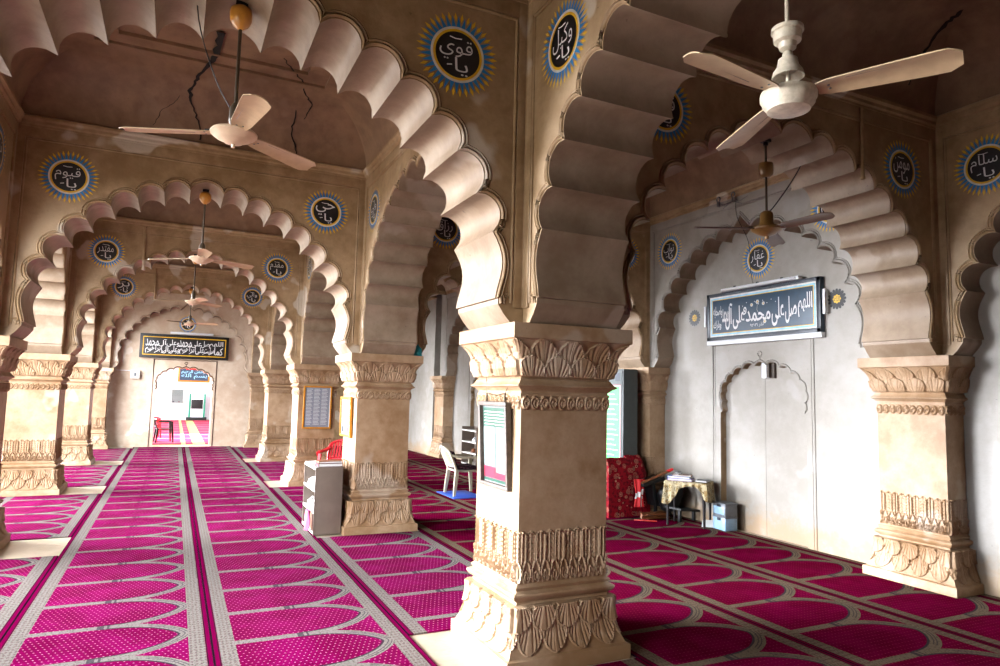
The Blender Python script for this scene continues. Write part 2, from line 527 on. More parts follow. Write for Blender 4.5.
DISC = None
def disc_meshes():
    mb = MB(); n = 56
    def ring(r0, r1, y, m):
        v = []; f = []
        for i in range(n):
            a = 2*PI*i/n
            v += [(r0*math.cos(a), y, r0*math.sin(a)), (r1*math.cos(a), y, r1*math.sin(a))]
        for i in range(n):
            k = (i+1) % n
            f.append((2*i, 2*i+1, 2*k+1, 2*k))
        mb.add(v, f, m)
    mb.poly([(.158*math.cos(2*PI*i/n), -.0025, .158*math.sin(2*PI*i/n)) for i in range(n)], 0)
    ring(.158, .175, -.003, 1); ring(.175, .191, -.0025, 2)
    disc = mb.mesh('medallion', [M['black'], M['gold'], M['pale']], smooth=False, recalc=False)
    mb = MB(); N = 36
    for i in range(N):
        a = 2*PI*i/N
        def P(r, da): return (r*math.cos(a+da), -.0015, r*math.sin(a+da))
        mb.poly([P(.190, -.083), P(.268+.006*(i % 2), 0), P(.190, .083)], 0)
        a += PI/N
        mb.poly([P(.226, 0), P(.256, -.040), P(.290, 0), P(.256, .040)], 1)
    sun = mb.mesh('sunburst', [M['blue'], M['gold']], smooth=False, recalc=False)
    return disc, sun
DISC, SUN = disc_meshes()
def medallion(parent, x, y, z, sgn, name_txt, s=1.0, sunmesh=None, label=None):
    """painted roundel: face looks toward -y (sgn -1) or +y"""
    rz = 0 if sgn < 0 else PI
    d = link('medallion', DISC, parent, (x, y+sgn*.0005, z), (0, 0, rz)); d.scale = (s, 1, s)
    link('sunburst', sunmesh or SUN, d)
    mb = MB()
    put_text(mb, name_txt, -.130, .105, -.045, .105, -.0035, bold=-.004)
    put_text(mb, 'يا', -.02, .075, -.140, -.020, -.0035, bold=-.004)
    mb.tube([(-.06, -.0035, .115), (-.02, -.0035, .108), (.025, -.0035, .112)], .0035, 4)
    mb.tube([(-.075, -.0035, -.082), (-.04, -.0035, -.075)], .0045, 4)
    link('lettering', mb.mesh('lettering', M['letter'], smooth=False, recalc=False), d)
    if label: d['label'] = label
    return d

_arch_cache = {}
def arch(half, t, y0, pointed, mats, loc, rz, label, group, faces=(-1,), meds=(), mat=None):
    key = (round(half, 4), t, pointed, mat.name if mat else '')
    if key not in _arch_cache:
        body, out = arch_body(half, t, y0, pointed=pointed, mat=mat, ext=A/2 if abs(half-LH) < 1e-6 else 0.0)
        d = {'body': body}
        for s, y in ((-1, y0), (1, y0+t)):
            d[s] = (moulding_mesh(out, y, s, mat or M['arch']), frame_mesh(half, y, s, mat or M['arch']))
        _arch_cache[key] = d
    d = _arch_cache[key]
    o = link('scalloped_arch', d['body'], None, loc, (0, 0, rz))
    tag(o, label, 'arch', group)
    for s in faces:
        link('moulding', d[s][0], o); link('panel_frame', d[s][1], o)
    for m in meds:
        y = y0 if m[1] < 0 else y0+t
        medallion(o, m[0], y, 3.99, m[1], m[2], label=m[3] if len(m) > 3 else None)
    return o
MX = .50
# across the nave
nav = {1: ('wide scalloped arch across the nave nearest the camera, filling the top left', [(NH-.53, -1, 'قوي')]),
       2: ('scalloped arch across the nave behind the nearest ceiling fan', [(-NH+MX, -1, 'قيوم'), (NH-MX, -1, 'حي')]),
       3: ('scalloped arch across the nave, third from the camera, with a pipe above it', [(-NH+MX, -1, 'مقتدر'), (NH-MX, -1, 'مقدم')]),
       4: ('scalloped arch across the nave, last open one before the end wall', [(-NH+MX, -1, 'بر'), (NH-MX, -1, 'والي')])}
for k in range(1, 5):
    arch(NH, A, 0, False, None, (NC, ROW[k], 0), 0, nav[k][0], 'arches across the nave', (-1, 1), nav[k][1])
ais = {1: ('scalloped arch across the right aisle nearest the camera, landing on the right wall pillar', [(-AH+MX, -1, 'قادر'), (AH-.53, -1, 'مومن')]),
       2: ('scalloped arch across the right aisle seen through the narrow gap beside the big pillar', [(-AH+.42, -1, 'رزاق'), (AH-MX, -1, 'فتاح')]),
       3: ('small far scalloped arch across the right aisle behind the white plastic chair', [(-AH+MX, -1, 'بصير'), (AH-MX, -1, 'سميع')]),
       4: ('farthest scalloped arch across the right aisle', [])}
for k in range(1, 4):
    arch(AH, A, 0, False, None, (AC, ROW[k], 0), 0, ais[k][0], 'arches across the right aisle', (-1, 1), ais[k][1])
# along the middle row: span along Y. local -y face looks to -X when turned by -90 deg
lon = {0: ('scalloped arch springing from the big central pillar toward the camera, with dark brown flutes', [(-LH+.48, -1, 'وكيل')]),
       1: ('scalloped arch between the big central pillar and the second pillar of the middle row', [(LH*-1+.43, -1, 'ولي'), (LH-MX, -1, 'حميد')]),
       2: ('scalloped arch between the second and third pillars of the middle row', [(-LH+MX, -1, 'ماجد'), (LH-MX, -1, 'واحد')]),
       3: ('scalloped arch between the third and fourth pillars of the middle row', [(-LH+MX, -1, 'صمد')]),
       4: ('scalloped arch from the fourth pillar of the middle row to the end wall', [])}
for k in range(0, 5):
    arch(LH, A, 0, False, None, (PX, (ROW[k]+A+ROW[k+1])/2, 0), -PI/2, lon[k][0], 'arches along the middle row', (-1, 1), lon[k][1])
# along the courtyard row: nave side looks to +X
lq = {0: 'scalloped arch of the courtyard row out past the left edge of the photo',
      1: 'scalloped arch of the courtyard row just left of the leftmost pillar',
      2: 'scalloped arch of the courtyard row with brightly lit flutes, behind the leftmost pillar',
      3: 'scalloped arch of the courtyard row behind the first full cream pillar on the left',
      4: 'farthest scalloped arch of the courtyard row, touching the end wall'}
for k in range(1, 5):
    md = [(LH-.66, -1, 'نور')] if k == 1 else []
    arch(LH, A, 0, False, None, (QX, (ROW[k]+A+ROW[k+1])/2, 0), PI/2, lq[k], 'arches of the courtyard row', (-1, 1), md)
# unseen courtyard side by the camera: added wall, its opening sized to limit light
mb = MB(); mb.box(QX-A, QX, -4.9, 1.3, -.1, 5.4); mb.box(QX-A, QX, 1.3, ROW[1], 3.6, 5.4); mb.box(QX-A, QX, ROW[1], ROW[1]+A, -.1, 5.4)
tag(mb.obj('wall_left_light_block', M['arch']), kind='structure')
# blind arches on the right wall
lr = {0: ('blind scalloped arch on the right wall cut by the right edge of the photo', [(-LH+.45, -1, 'سلام')]),
      1: ('whitewashed blind scalloped arch on the right wall around the navy inscription board', [(-LH+.46, -1, 'تواب'), (LH-MX, -1, 'حكيم')]),
      2: ('blind scalloped arch on the right wall behind the white plastic chair', [(-LH+MX, -1, 'رؤوف'.replace('ؤ', 'و'))]),
      3: ('farther blind scalloped arch on the right wall beyond the small far shelf', [])}
for k in range(0, 4):
    arch(LH, .30, 0, True, None, (WX, (ROW[k]+A+ROW[k+1])/2, 0), -PI/2, lr[k][0], 'blind arches on the right wall', (-1,), lr[k][1],
         mat=M['white'] if k > 0 else None)
# end wall
arch(NH, .30, 0, True, None, (NC, ROW[5], 0), 0, 'blind scalloped arch on the end wall framing the doorway and its black inscription board', 'blind arches on the end wall', (-1,), mat=M['cream'])
arch(AH, .30, 0, True, None, (AC, ROW[5], 0), 0, 'blind scalloped arch closing the right aisle at the end wall', 'blind arches on the end wall', (-1,))

# ---------------------------------------------------------------- cornices and vaults
def cornice(x0, x1, y0, y1, z=ZT):
    prof = [(.0, -.055), (.018, -.050), (.020, -.030), (.040, -.018), (.044, .010), (.066, .028), (.070, .055), (.050, .068), (.0, .075)]
    v = []; f = []
    for d, h in prof:
        v += [(x0+d, y0+d, z+h), (x1-d, y0+d, z+h), (x1-d, y1-d, z+h), (x0+d, y1-d, z+h)]
    for j in range(len(prof)-1):
        for i in range(4):
            k = (i+1) % 4
            f.append((j*4+i, j*4+k, (j+1)*4+k, (j+1)*4+i))
    mb = MB(); mb.add(v, f)
    return mb
def vault(x0, x1, y0, y1, z=ZT+.07, ins=.70, rise=.66):
    mb = MB(); v = []; f = []; n = 14
    prof = [(.0, 0.)]+[(.02+ins*(1-math.cos(i/n*PI/2)), rise*math.sin(i/n*PI/2)) for i in range(n+1)]
    for d, h in prof:
        v += [(x0+d, y0+d, z+h), (x1-d, y0+d, z+h), (x1-d, y1-d, z+h), (x0+d, y1-d, z+h)]
    for j in range(len(prof)-1):
        for i in range(4):
            k = (i+1) % 4
            f.append((j*4+i, j*4+k, (j+1)*4+k, (j+1)*4+i))
    L = len(prof)
    mb.add(v, f)
    d, h = prof[-1]
    # flat panel with a sunk frame
    def ring(da, ha, db, hb):
        mb.add([(x0+d+da, y0+d+da, z+h+ha), (x1-d-da, y0+d+da, z+h+ha), (x1-d-da, y1-d-da, z+h+ha), (x0+d+da, y1-d-da, z+h+ha),
                (x0+d+db, y0+d+db, z+h+hb), (x1-d-db, y0+d+db, z+h+hb), (x1-d-db, y1-d-db, z+h+hb), (x0+d+db, y1-d-db, z+h+hb)],
               [(i, (i+1) % 4, 4+(i+1) % 4, 4+i) for i in range(4)])
    ring(0, 0, 0.0, .03); ring(0, .03, .20, .03); ring(.20, .03, .20, .012); ring(.20, .012, .23, .012); ring(.23, .012, .23, .05)
    e = d+.23
    mb.add([(x0+e, y0+e, z+h+.05), (x1-e, y0+e, z+h+.05), (x1-e, y1-e, z+h+.05), (x0+e, y1-e, z+h+.05)], [(0, 1, 2, 3)])
    return mb
ceils = []
for k in range(0, 5):
    ya = ROW[k]+A; yb = ROW[k+1]
    for (xa, xb) in ((QX, PX), (PX+A, WX)):
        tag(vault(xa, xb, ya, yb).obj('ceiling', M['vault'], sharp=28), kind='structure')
        tag(cornice(xa, xb, ya, yb).obj('trim_1', M['arch'], sharp=28), kind='structure')
mb = MB(); mb.box(QX-A-.5, 7.5, -5.2, 22.2, 5.42, 5.7)
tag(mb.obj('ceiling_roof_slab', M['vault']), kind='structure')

# ---------------------------------------------------------------- walls
def scallop_loop(half, zspring, zapex, n=5, z0=0.0, foot=.12):
    cus = []
    for i in range(n+1):
        t = (i/(n+.42))*PI/2
        cus.append((half*math.cos(t)**.92 if i else half, zspring+foot+(zapex-zspring-foot-.05)*math.sin(t)**1.0))
    pts = [(half, z0), (half, zspring-.03), (half-.03, zspring), (half-.02, zspring+foot*.55)]
    pts = [(half, z0), (half, zspring-.05), (half-.035, zspring-.02), (half-.035, zspring+.01)]
    cus[0] = (half-.04, zspring+foot)
    pts += lobe(pts[-1], cus[0], .22, 5)+[cus[0]]
    for a, b in zip(cus[:-1], cus[1:]):
        pts += lobe(a, b, .28, 6); pts.append(b)
    x, z = cus[-1]
    for i in range(1, 6):
        t = i/5
        pts.append((x*(1-t)**1.3, z+(zapex-z)*t**1.2+.012*math.sin(PI*t)))
    left = [(-a, b) for a, b in pts[:-1]]
    return left+pts[::-1]
def wall_with_opening(xa, xb, zt, out, depth, cx, back=True, mat=None):
    """front face at y=0, opening outline sunk to y=depth"""
    mb = MB()
    o2 = [(cx+p[0], p[1]) for p in out]
    loop = [(xa, -.1), (xa, zt), (xb, zt), (xb, -.1), (o2[-1][0], -.1)]+o2[::-1]+[(o2[0][0], -.1)]
    mb.add([(p[0], 0, p[1]) for p in loop], tess(loop))
    n = len(o2)
    mb.add([(p[0], 0, p[1]) for p in o2]+[(p[0], depth, p[1]) for p in o2], [(i, i+1, n+i+1, n+i) for i in range(n-1)], 1)
    if back:
        mb.add([(xa, depth, -.1), (xb, depth, -.1), (xb, depth, zt), (xa, depth, zt)], [(0, 1, 2, 3)])
    return mb
NICHE = scallop_loop(.72, 1.62, 2.27, 5)
for k in range(0, 4):
    ya = ROW[k]+.15; yb = ROW[k+1]+.35
    cy = (ROW[k]+A+ROW[k+1])/2-.03
    # local x runs toward -Y, local y toward +X
    mb = wall_with_opening(-(yb-cy), cy-ya, 4.9, NICHE, .10, 0)
    o = mb.obj('wall_right', [M['white'], M['arch']], None, (WX+.30, cy, 0), (0, 0, -PI/2), sharp=30)
    tag(o, kind='structure')
    mb = MB()
    fr = offset_line(NICHE, .022)
    mb.tube([(p[0], 0, p[1]) for p in fr[2:-2]], .012, 6)
    mb.tube([(-.86, 0, .0), (-.86, 0, 2.56), (.84, 0, 2.56), (.84, 0, .0)], .011, 6)
    mb.tube([(-.82, 0, .0), (-.82, 0, 2.52), (.80, 0, 2.52), (.80, 0, .0)], .006, 6)
    mb.tube([(-.01, .10, -.01), (-.01, .10, 2.2)], .006, 6)
    c0 = 2.27
    mb.tube([(0, 0, c0+.01), (0, 0, c0+.07)], .010, 6)
    mb.tube([(.035*math.cos(t*.5), 0, c0+.10+.035*math.sin(t*.5)) for t in range(13)], .009, 6)
    o = mb.obj('trim_2', M['white'], None, (WX+.30, cy, 0), (0, 0, -PI/2), sharp=60)
    tag(o, kind='structure')
for k in (4,):
    mb = MB(); mb.box(WX+.0, WX+.35, ROW[4]+A+.13, ROW[5]+.3, -.1, 4.7)
    tag(mb.obj('wall_right', M['white']), kind='structure')
mb = MB(); mb.box(WX+.42, WX+.75, -5.2, 22.6, -.1, 5.5)
tag(mb.obj('wall_right_outer', M['white']), kind='structure')
# end wall of the nave with its doorway
DOOR = scallop_loop(.76, 1.72, 2.33, 5)
mb = wall_with_opening(QX-NC-.4, PX-NC+.3, 4.9, DOOR, .42, .28-NC, back=False)
o = mb.obj('wall_end', [M['cream'], M['arch']], None, (NC, ROW[5]+.30, 0), (0, 0, 0), sharp=30); tag(o, kind='structure')
mb = MB()
dx = .28-NC
fr = offset_line(DOOR, .022)
mb.tube([(p[0]+dx, 0, p[1]) for p in fr[1:-1]], .016, 6)
mb.tube([(dx-.86, 0, 0), (dx-.86, 0, 2.54), (dx+.84, 0, 2.54), (dx+.84, 0, 0)], .018, 6)
mb.tube([(dx, 0, 2.34), (dx, 0, 2.42)], .012, 6)
mb.tube([(dx+.045*math.cos(t*.5), 0, 2.45+.03*math.sin(t*.5)) for t in range(13)], .012, 6)
o = mb.obj('door_1', M['line'], None, (NC, ROW[5]+.30, 0), sharp=60); tag(o, kind='structure')
mb = MB(); mb.box(PX+A-.4, 7.4, ROW[5]+.30, ROW[5]+.7, -.1, 4.9); 
tag(mb.obj('wall_end', M['arch']), kind='structure')
mb = MB(); mb.box(QX-A-3, QX-.3, ROW[5]+.30, ROW[5]+.7, -.1, 5.4)
tag(mb.obj('wall_end', M['arch']), kind='structure')
mb = MB(); mb.box(QX-A-3, 7.4, ROW[5]+.62, ROW[5]+.72, 2.6, 5.6)
tag(mb.obj('wall_end', M['arch']), kind='structure')
# back of the hall, one bay behind the camera
mb = MB(); mb.box(QX-A-.5, 7.5, -5.2, -4.9, -.1, 5.5)
tag(mb.obj('wall_back', M['arch']), kind='structure')

# ---------------------------------------------------------------- floor and carpets
mb = MB(); mb.box(QX-A-.6, 7.4, -5.2, 22.6, -.25, -.012)
tag(mb.obj('floor', M['slab']), kind='structure')
mb = MB(); mb.box(-60, QX-A-.6, -40, 80, -.6, -.35)
tag(mb.obj('floor_courtyard', M['court']), kind='structure')

def carpet_mat(name, red1, red2, grey1, grey2, dot, th=.165):
    m, nt, b = new_mat(name, 1.0, spec=.0)
    g = nt.nodes.new('ShaderNodeNewGeometry').outputs['Position']
    sp = nt.nodes.new('ShaderNodeSeparateXYZ'); nt.links.new(g, sp.inputs[0])
    x = X(nt, sp.outputs[0]); y = X(nt, sp.outputs[1])
    q = (x+.96+1.3*4)/1.3
    idx = q.floor()
    u = q.frac()*1.3                                    # distance from the strip's left border
    ph = (idx.cmp(7)*-.20)+(idx.cmp(9)*-.27)            # two runners are laid a little out of step
    v = ((y-ph-5.12)/.657).frac()*.657-.3285           # 0 at a niche axis, +-.3285 at the bars
    av = v.abs()
    edge = u.mn((u*-1.0)+1.3)                           # distance to either long border
    wob = noise(nt, g, 90, 2, .6)
    band = edge.gt(.042)*edge.lt(.145)
    seam = edge.lt(.042)
    # bars and arches
    bar = av.gt(.3285-.037)*u.lt(.62)
    t = ((u-.60)/.545).mx(0.0)
    F = t.pw(2.1)+(av/.3285).pw(1.45)
    Fd = (F-1.0)
    arc = Fd.abs().lt(th)*u.gt(.60)
    line1 = (Fd+.175).abs().lt(.035)*u.gt(.60)          # dark inner outline
    line2 = (Fd+.03).abs().lt(.018)*u.gt(.90)
    line3 = (Fd-.07).abs().lt(.018)*u.gt(.90)
    mark = (u-.585).abs().lt(.022)*av.gt(.3285-.044)
    mark2 = (u-.635).abs().lt(.008)*av.gt(.3285-.044)
    mark = mark.mx(mark2)
    grey = band.mx((bar.mx(arc))*edge.gt(.10))
    # dots woven in staggered rows
    dy = (y/.046); row = dy.floor()
    dx = (x/.036+(row*.5))
    dd = (((dx.frac()-.5)*.036).pw(2.0)+((dy.frac()-.5)*.046).pw(2.0))
    dots = dd.lt(.0058**2)*seam.inv()
    # woven flecks inside the grey bands
    fl = noise(nt, g, 60, 2, .7, w=2.0).smooth(.5, .62)
    chv = (((u*2.0+av*9.0).frac()-.5).abs()).lt(.22)
    patt = ((((x/.028).frac()-.5).abs()+((y/.05).frac()-.5).abs()).lt(.38))*band
    cR = mixc(nt, noise(nt, g, 3.0, 3, .6).smooth(.35, .7), red1, red2)
    pile = noise(nt, g, 220, 2, .6)
    cR = mixc(nt, pile.smooth(.45, .8)*.35, cR, tuple(c*.5 for c in red1))
    cG = mixc(nt, fl*.8, grey1, grey2)
    cG = mixc(nt, patt*.45, cG, tuple(a*.5+c*.4 for a, c in zip(grey2, red1)))
    c = mixc(nt, dots*.5, cR, dot)
    c = mixc(nt, grey, c, cG)
    dk = (line1*edge.gt(.10)).mx(line2*.8).mx(line3*.8).mx(mark*.9)
    dk = dk*band.inv()
    c = mixc(nt, dk*.85, c, (.035, .03, .04))
    sline = edge.lt(.007).mx((edge-.036).abs().lt(.003))
    c = mixc(nt, seam, c, tuple(q*.95 for q in red1))
    c = mixc(nt, sline, c, (.02, .008, .015))
    nt.links.new(c, b.inputs['Base Color'])
    b.inputs['Sheen Weight'].default_value = .0
    b.inputs['Sheen Roughness'].default_value = .45
    bump(nt, b, pile, .35, .004)
    return m
M['carpet'] = carpet_mat('magenta_prayer_carpet', (.150, .001, .042), (.215, .002, .076), (.22, .195, .17), (.08, .07, .06), (.75, .35, .45))
M['carpet2'] = carpet_mat('dimmed_crimson_prayer_carpet', (.125, .001, .020), (.175, .001, .036), (.175, .13, .085), (.08, .06, .04), (.34, .08, .09), .21)  # crimson, with the right aisle's dimmer light darkened into the colour
def strip(rects, label, group, mat='carpet'):
    mb = MB()
    for (x0, x1, y0, y1) in rects:
        mb.box(x0, x1, y0, y1, -.0119, .0)
    o = mb.obj('prayer_carpet', M[mat], smooth=False)
    tag(o, label, 'carpet', group)
g = 'prayer carpet runners'
strip([(-.957, .338, -4.8, 22.1)], 'long magenta prayer carpet runner down the left half of the nave', g)
strip([(.342, 1.638, -4.8, 22.1)], 'long magenta prayer carpet runner down the nave, passing left of the metal shoe rack', g)
pos = ['behind the camera', 'to the left of the big central pillar', 'between the leftmost pillar and the first full cream pillar', 'beyond the first full cream pillar', 'by the end wall']
mid = ['in front of the big central pillar', 'between the big central pillar and the shoe rack pillar', 'between the shoe rack pillar and the gold frame pillar', 'beyond the pillar with the gold frame', 'in the far gap before the end wall']
for k in range(0, 5):
    ya = ROW[k]+A+.14; yb = ROW[k+1]-.16
    if k > 0: strip([(QX-A, -.962, ya, yb)], 'short carpet under the left arches, '+pos[k], g)
    strip([(1.642, 2.938, ya, yb)], 'short carpet under the middle arches, '+mid[k], g, 'carpet' if k > 0 else 'carpet2')
strip([(2.942, 4.238, -4.8, 21.8)], 'long crimson prayer carpet runner of the right aisle nearest the middle row', g, 'carpet2')
strip([(4.242, 5.538, -4.8, 21.8)], 'long crimson prayer carpet runner in the centre of the right aisle', g, 'carpet2')
rr = [(5.542, 6.54, -4.8, 21.8)]
for k in range(0, 4): rr.append((6.54, 6.965, ROW[k]+A+.14, ROW[k+1]-.14))
strip(rr, 'long crimson prayer carpet runner along the foot of the right wall', g, 'carpet2')

# ================================================================ things in the hall
M['peach'] = simple('peach_enamel', (240, 210, 176), .35, var=.06)
M['amber'] = simple('amber_brown_enamel', (150, 108, 52), .35, var=.2)
M['red'] = simple('red_plastic', (214, 14, 34), .35, var=.05)
M['blackpl'] = simple('black_plastic', (13, 13, 15), .5, spec=.3)
M['greypl'] = simple('grey_plastic', (110, 116, 122), .4)
M['bluepl'] = simple('pale_blue_plastic', (150, 186, 214), .35, var=.12)
M['glassy'] = simple('notice_paper_under_glass', (128, 136, 134), .12, var=.02)
M['greytext'] = simple('grey_printed_sheet', (132, 134, 144), .4, var=.12, scale=60)
M['greentext'] = simple('pale_green_print', (44, 84, 68), .3, var=.1, scale=30)
M['pinkprint'] = simple('pink_print', (150, 44, 66), .3)
M['teal'] = simple('deep_teal_board_paint', (22, 62, 86), .4); M['navy'] = simple('deep_navy_board_paint', (16, 32, 48), .4)
M['goldframe'] = simple('gold_frame', (214, 140, 26), .35, .2)
M['woodgrey'] = simple('weathered_wood_frame', (92, 78, 66), .6, var=.25, scale=30, bmp=.3)
M['woodbr'] = simple('brown_wood', (132, 74, 36), .5, var=.25, scale=18)
M['pinkcloth'] = simple('pink_cloth', (228, 96, 150), .8)
M['maroon'] = simple('maroon_book_cover', (96, 24, 44), .5)
M['paper'] = simple('white_paper', (236, 236, 232), .7, var=.04)
M['bluecl'] = simple('blue_mat', (16, 78, 196), .7)
M['turq'] = simple('turquoise_cloth', (16, 160, 172), .7)
M['green'] = simple('green_print', (66, 214, 96), .4, var=.1)
M['teal2'] = simple('green_painted_frame', (20, 140, 110), .4)
M['violet'] = simple('violet_book_cover', (120, 50, 170), .4)
M['bluebook'] = simple('blue_book_cover', (96, 128, 186), .4)
M['redcl'] = simple('red_cloth', (220, 16, 26), .7)
M['metal'] = simple('clamp_metal', (130, 132, 134), .35, .8)
M['tubel'] = simple('white_tube_light_casing', (244, 246, 250), .3, var=.02)
M['yellowish'] = simple('sunlight_yellow_floor', (226, 182, 96), .6)  # floor colour standing in for yellow stripes of sunlight

def pattern_mat(name, base, mark, mark2, scale, rough=.8):
    m, nt, b = new_mat(name, rough, spec=.1)
    tc = nt.nodes.new('ShaderNodeTexCoord').outputs['Object']
    v = nt.nodes.new('ShaderNodeTexVoronoi'); v.inputs['Scale'].default_value = scale
    nt.links.new(tc, v.inputs['Vector'])
    d = X(nt, v.outputs['Distance'])
    ring = ((d*9.0).frac()-.5).abs().lt(.17)
    n2 = noise(nt, tc, scale*2.2, 3, .6).smooth(.52, .56)
    c = mixc(nt, n2*.8, base, mark2)
    c = mixc(nt, ring*d.lt(.42), c, mark)
    nt.links.new(c, b.inputs['Base Color'])
    return m
M['rug'] = pattern_mat('red_floral_rug', lin((138, 12, 28)), lin((178, 128, 104)), lin((84, 8, 20)), 11)
M['batik'] = pattern_mat('beige_batik_cloth', lin((196, 182, 146)), lin((52, 44, 34)), lin((150, 118, 60)), 11)
M['cushion'] = pattern_mat('dark_patterned_cushion', lin((44, 34, 42)), lin((150, 110, 120)), lin((92, 34, 48)), 16)

# ---------------------------------------------------------------- ceiling fans
def blade_mesh(name, L0, L1, w0, w1, mat, kind):
    mb = MB(); n = 12; th = .006
    top = []; 
    pts = []
    for i in range(n+1):
        t = i/n; x = L0+(L1-L0)*t
        w = w0+(w1-w0)*min(1, t*1.25)
        e = 1.0 if t < .93 else (1-((t-.93)/.07)**2*.45)
        s = 1.0 if t > .10 else .72+.28*t/.10
        pts.append((x, -w/2*e*s, w/2*e*s, t))
    v = []
    for x, a, b, t in pts:
        lift = -.012*t
        for j in range(5):
            yy = a+(b-a)*j/4
            cam_ = .010*(1-((j-2)/2)**2)
            v.append((x, yy, lift+cam_+yy*-.20))
    m_ = len(v)
    v2 = [(p[0], p[1], p[2]-th) for p in v]
    f = []
    for i in range(n):
        for j in range(4):
            a = i*5+j
            f.append((a, a+5, a+6, a+1)); f.append((m_+a, m_+a+1, m_+a+6, m_+a+5))
    for i in range(n):
        for j in (0, 4):
            a = i*5+j
            f.append((a, a+5, m_+a+5, m_+a))
    for i in (0, n):
        for j in range(4):
            a = i*5+j
            f.append((a, a+1, m_+a+1, m_+a))
    mb.add(v+v2, f)
    for sy in (-.018, .018):          # rivets
        mb.lathe([(0, -.004), (.006, -.003), (.006, .0), (0, .001)], 8, 1, (L0+.05, sy, -.006))
    ln = [(L0+.12, -w1*.22, -.009-th+.044*.2*0-.001), (L1-.08, -w1*.22, -.012-th)]
    mb.tube([(p[0], p[1], p[2]+.014+w1*.044) for p in ln], .002, 4, 1)
    return mb.mesh('fan_blade', [mat, M['metal']], sharp=40)
BL = {'peach': blade_mesh('b', .120, .655, .105, .150, M['blade'], 0), 'brown': blade_mesh('b', .13, .66, .10, .135, M['bladedk'], 0)}
MOT = {}
mb = MB(); mb.lathe([(0, .055), (.05, .052), (.055, .035), (.130, .022), (.138, .012), (.138, .004), (.128, -.006), (.112, -.012), (.105, -.022), (.082, -.032), (.072, -.036), (.055, -.048), (.030, -.054), (.012, -.056), (.010, -.078), (0, -.080)], 40)
MOT['disc'] = mb.mesh('motor', M['peach'], sharp=40)
mb = MB(); mb.lathe([(0, .045), (.120, .042), (.130, .036), (.156, .026), (.160, .012), (.160, -.012), (.150, -.024), (.148, -.040), (.128, -.060), (.122, -.074), (.100, -.080), (.05, -.084), (0, -.085)], 40)
MOT['drum'] = mb.mesh('motor', M['creamfan'], sharp=40)
mb = MB(); mb.lathe([(0, .19), (.045, .188), (.072, .170), (.078, .15), (.080, .075), (.095, .055), (.10, .045), (.178, .030), (.186, .016), (.18, .0), (.14, -.020), (.10, -.040), (.05, -.055), (.028, -.060), (.026, -.085), (0, -.088)], 40)
MOT['tall'] = mb.mesh('motor', M['amber'], sharp=40)
def shrink(me, k, kz=1.0):
    for v in me.vertices: v.co.x *= k; v.co.y *= k; v.co.z *= kz
shrink(MOT['drum'], .76, .85); shrink(MOT['tall'], .74, .95)
CUP = {}
mb = MB(); mb.lathe([(0, .15), (.050, .148), (.078, .13), (.084, .10), (.080, .06), (.062, .03), (.028, .008), (.018, 0), (0, 0)], 28)
CUP['amber'] = mb.mesh('canopy', M['yellowcup'], sharp=50)
mb = MB(); mb.lathe([(0, .11), (.084, .108), (.086, .09), (.076, .085), (.072, .045), (.050, .035), (.044, .010), (.030, .004), (.022, 0), (0, 0)], 28)
CUP['cream'] = mb.mesh('canopy', M['creamfan'], sharp=40)
mb = MB(); mb.lathe([(0, .12), (.026, .118), (.030, .095), (.050, .085), (.058, .05), (.078, .025), (.086, .0), (.080, -.002), (.05, .03), (.0, .03)], 28)
CUP['bell'] = mb.mesh('lower_canopy', M['creamfan'], sharp=40)
mb = MB(); mb.lathe([(0, .13), (.066, .128), (.070, .11), (.068, .06), (.060, .02), (.036, .0), (0, 0)], 28)
CUP['brown'] = mb.mesh('canopy', M['amber'], sharp=40)
shrink(CUP['amber'], .80); shrink(CUP['cream'], .82); shrink(CUP['bell'], .82); shrink(CUP['brown'], .95)
def fan(loc, ztop, kind, cup, zcup, angles, blades, label, rodr=.011, bell=None, group='ceiling fans hung from arch crowns', bracket=False):
    r = empty('ceiling_fan', loc); tag(r, label, 'ceiling fan', group)
    link('motor', MOT[kind], r)
    z0 = .19 if kind == 'tall' else .05
    mb = MB(); mb.tube([(0, 0, z0-.01), (0, 0, ztop-loc[2])], rodr, 12)
    if kind == 'disc': mb.lathe([(0, .20), (.020, .198), (.034, .17), (.036, .09), (.028, .06), (.05, .05), (0, .05)], 20)
    mb.obj('rod', M['creamfan'] if kind == 'drum' else M['rod'], r)
    link(cup if cup == 'x' else 'canopy', CUP[cup], r, (0, 0, zcup-loc[2]))
    if bell is not None:
        link('lower_canopy', CUP['bell'], r, (0, 0, bell-loc[2]))
    mb = MB(); mb.tube([(0, 0, ztop-loc[2]+.02), (0, 0, ztop-loc[2]-.05)], .022, 8); mb.box(-.035, .035, -.035, .035, ztop-loc[2]-.02, ztop-loc[2]+.03)
    mb.obj('ceiling_hook', M['wirebl'], r)
    for a in angles:
        a = math.radians(a)
        b = link('fan_blade', BL[blades], r, (0, 0, .012), (0, 0, a))
        mb = MB(); mb.box(.07, .17, -.018, .018, .006, .014, bev=.003)
        link('blade_bracket', mb.mesh('blade_bracket', M['blackpl']), b)
    return r
CR = 4.12
fan((.235, 4.35, 3.30), CR+.02, 'disc', 'amber', 3.98, (160, 35, 277), 'peach', 'large ceiling fan with amber canopy hanging over the nave, nearest on the left')
fan((.20, 8.82, 3.29), CR+.02, 'disc', 'amber', 3.97, (150, 20, 272), 'peach', 'ceiling fan under the crown of the second nave arch')
fan((.21, 13.29, 3.28), CR+.02, 'disc', 'amber', 3.97, (178, 42, 285), 'peach', 'ceiling fan under the crown of the third nave arch')
fan((.24, 17.76, 3.27), CR+.02, 'disc', 'amber', 3.97, (340, 100, 220), 'peach', 'small far ceiling fan just above the black inscription board')
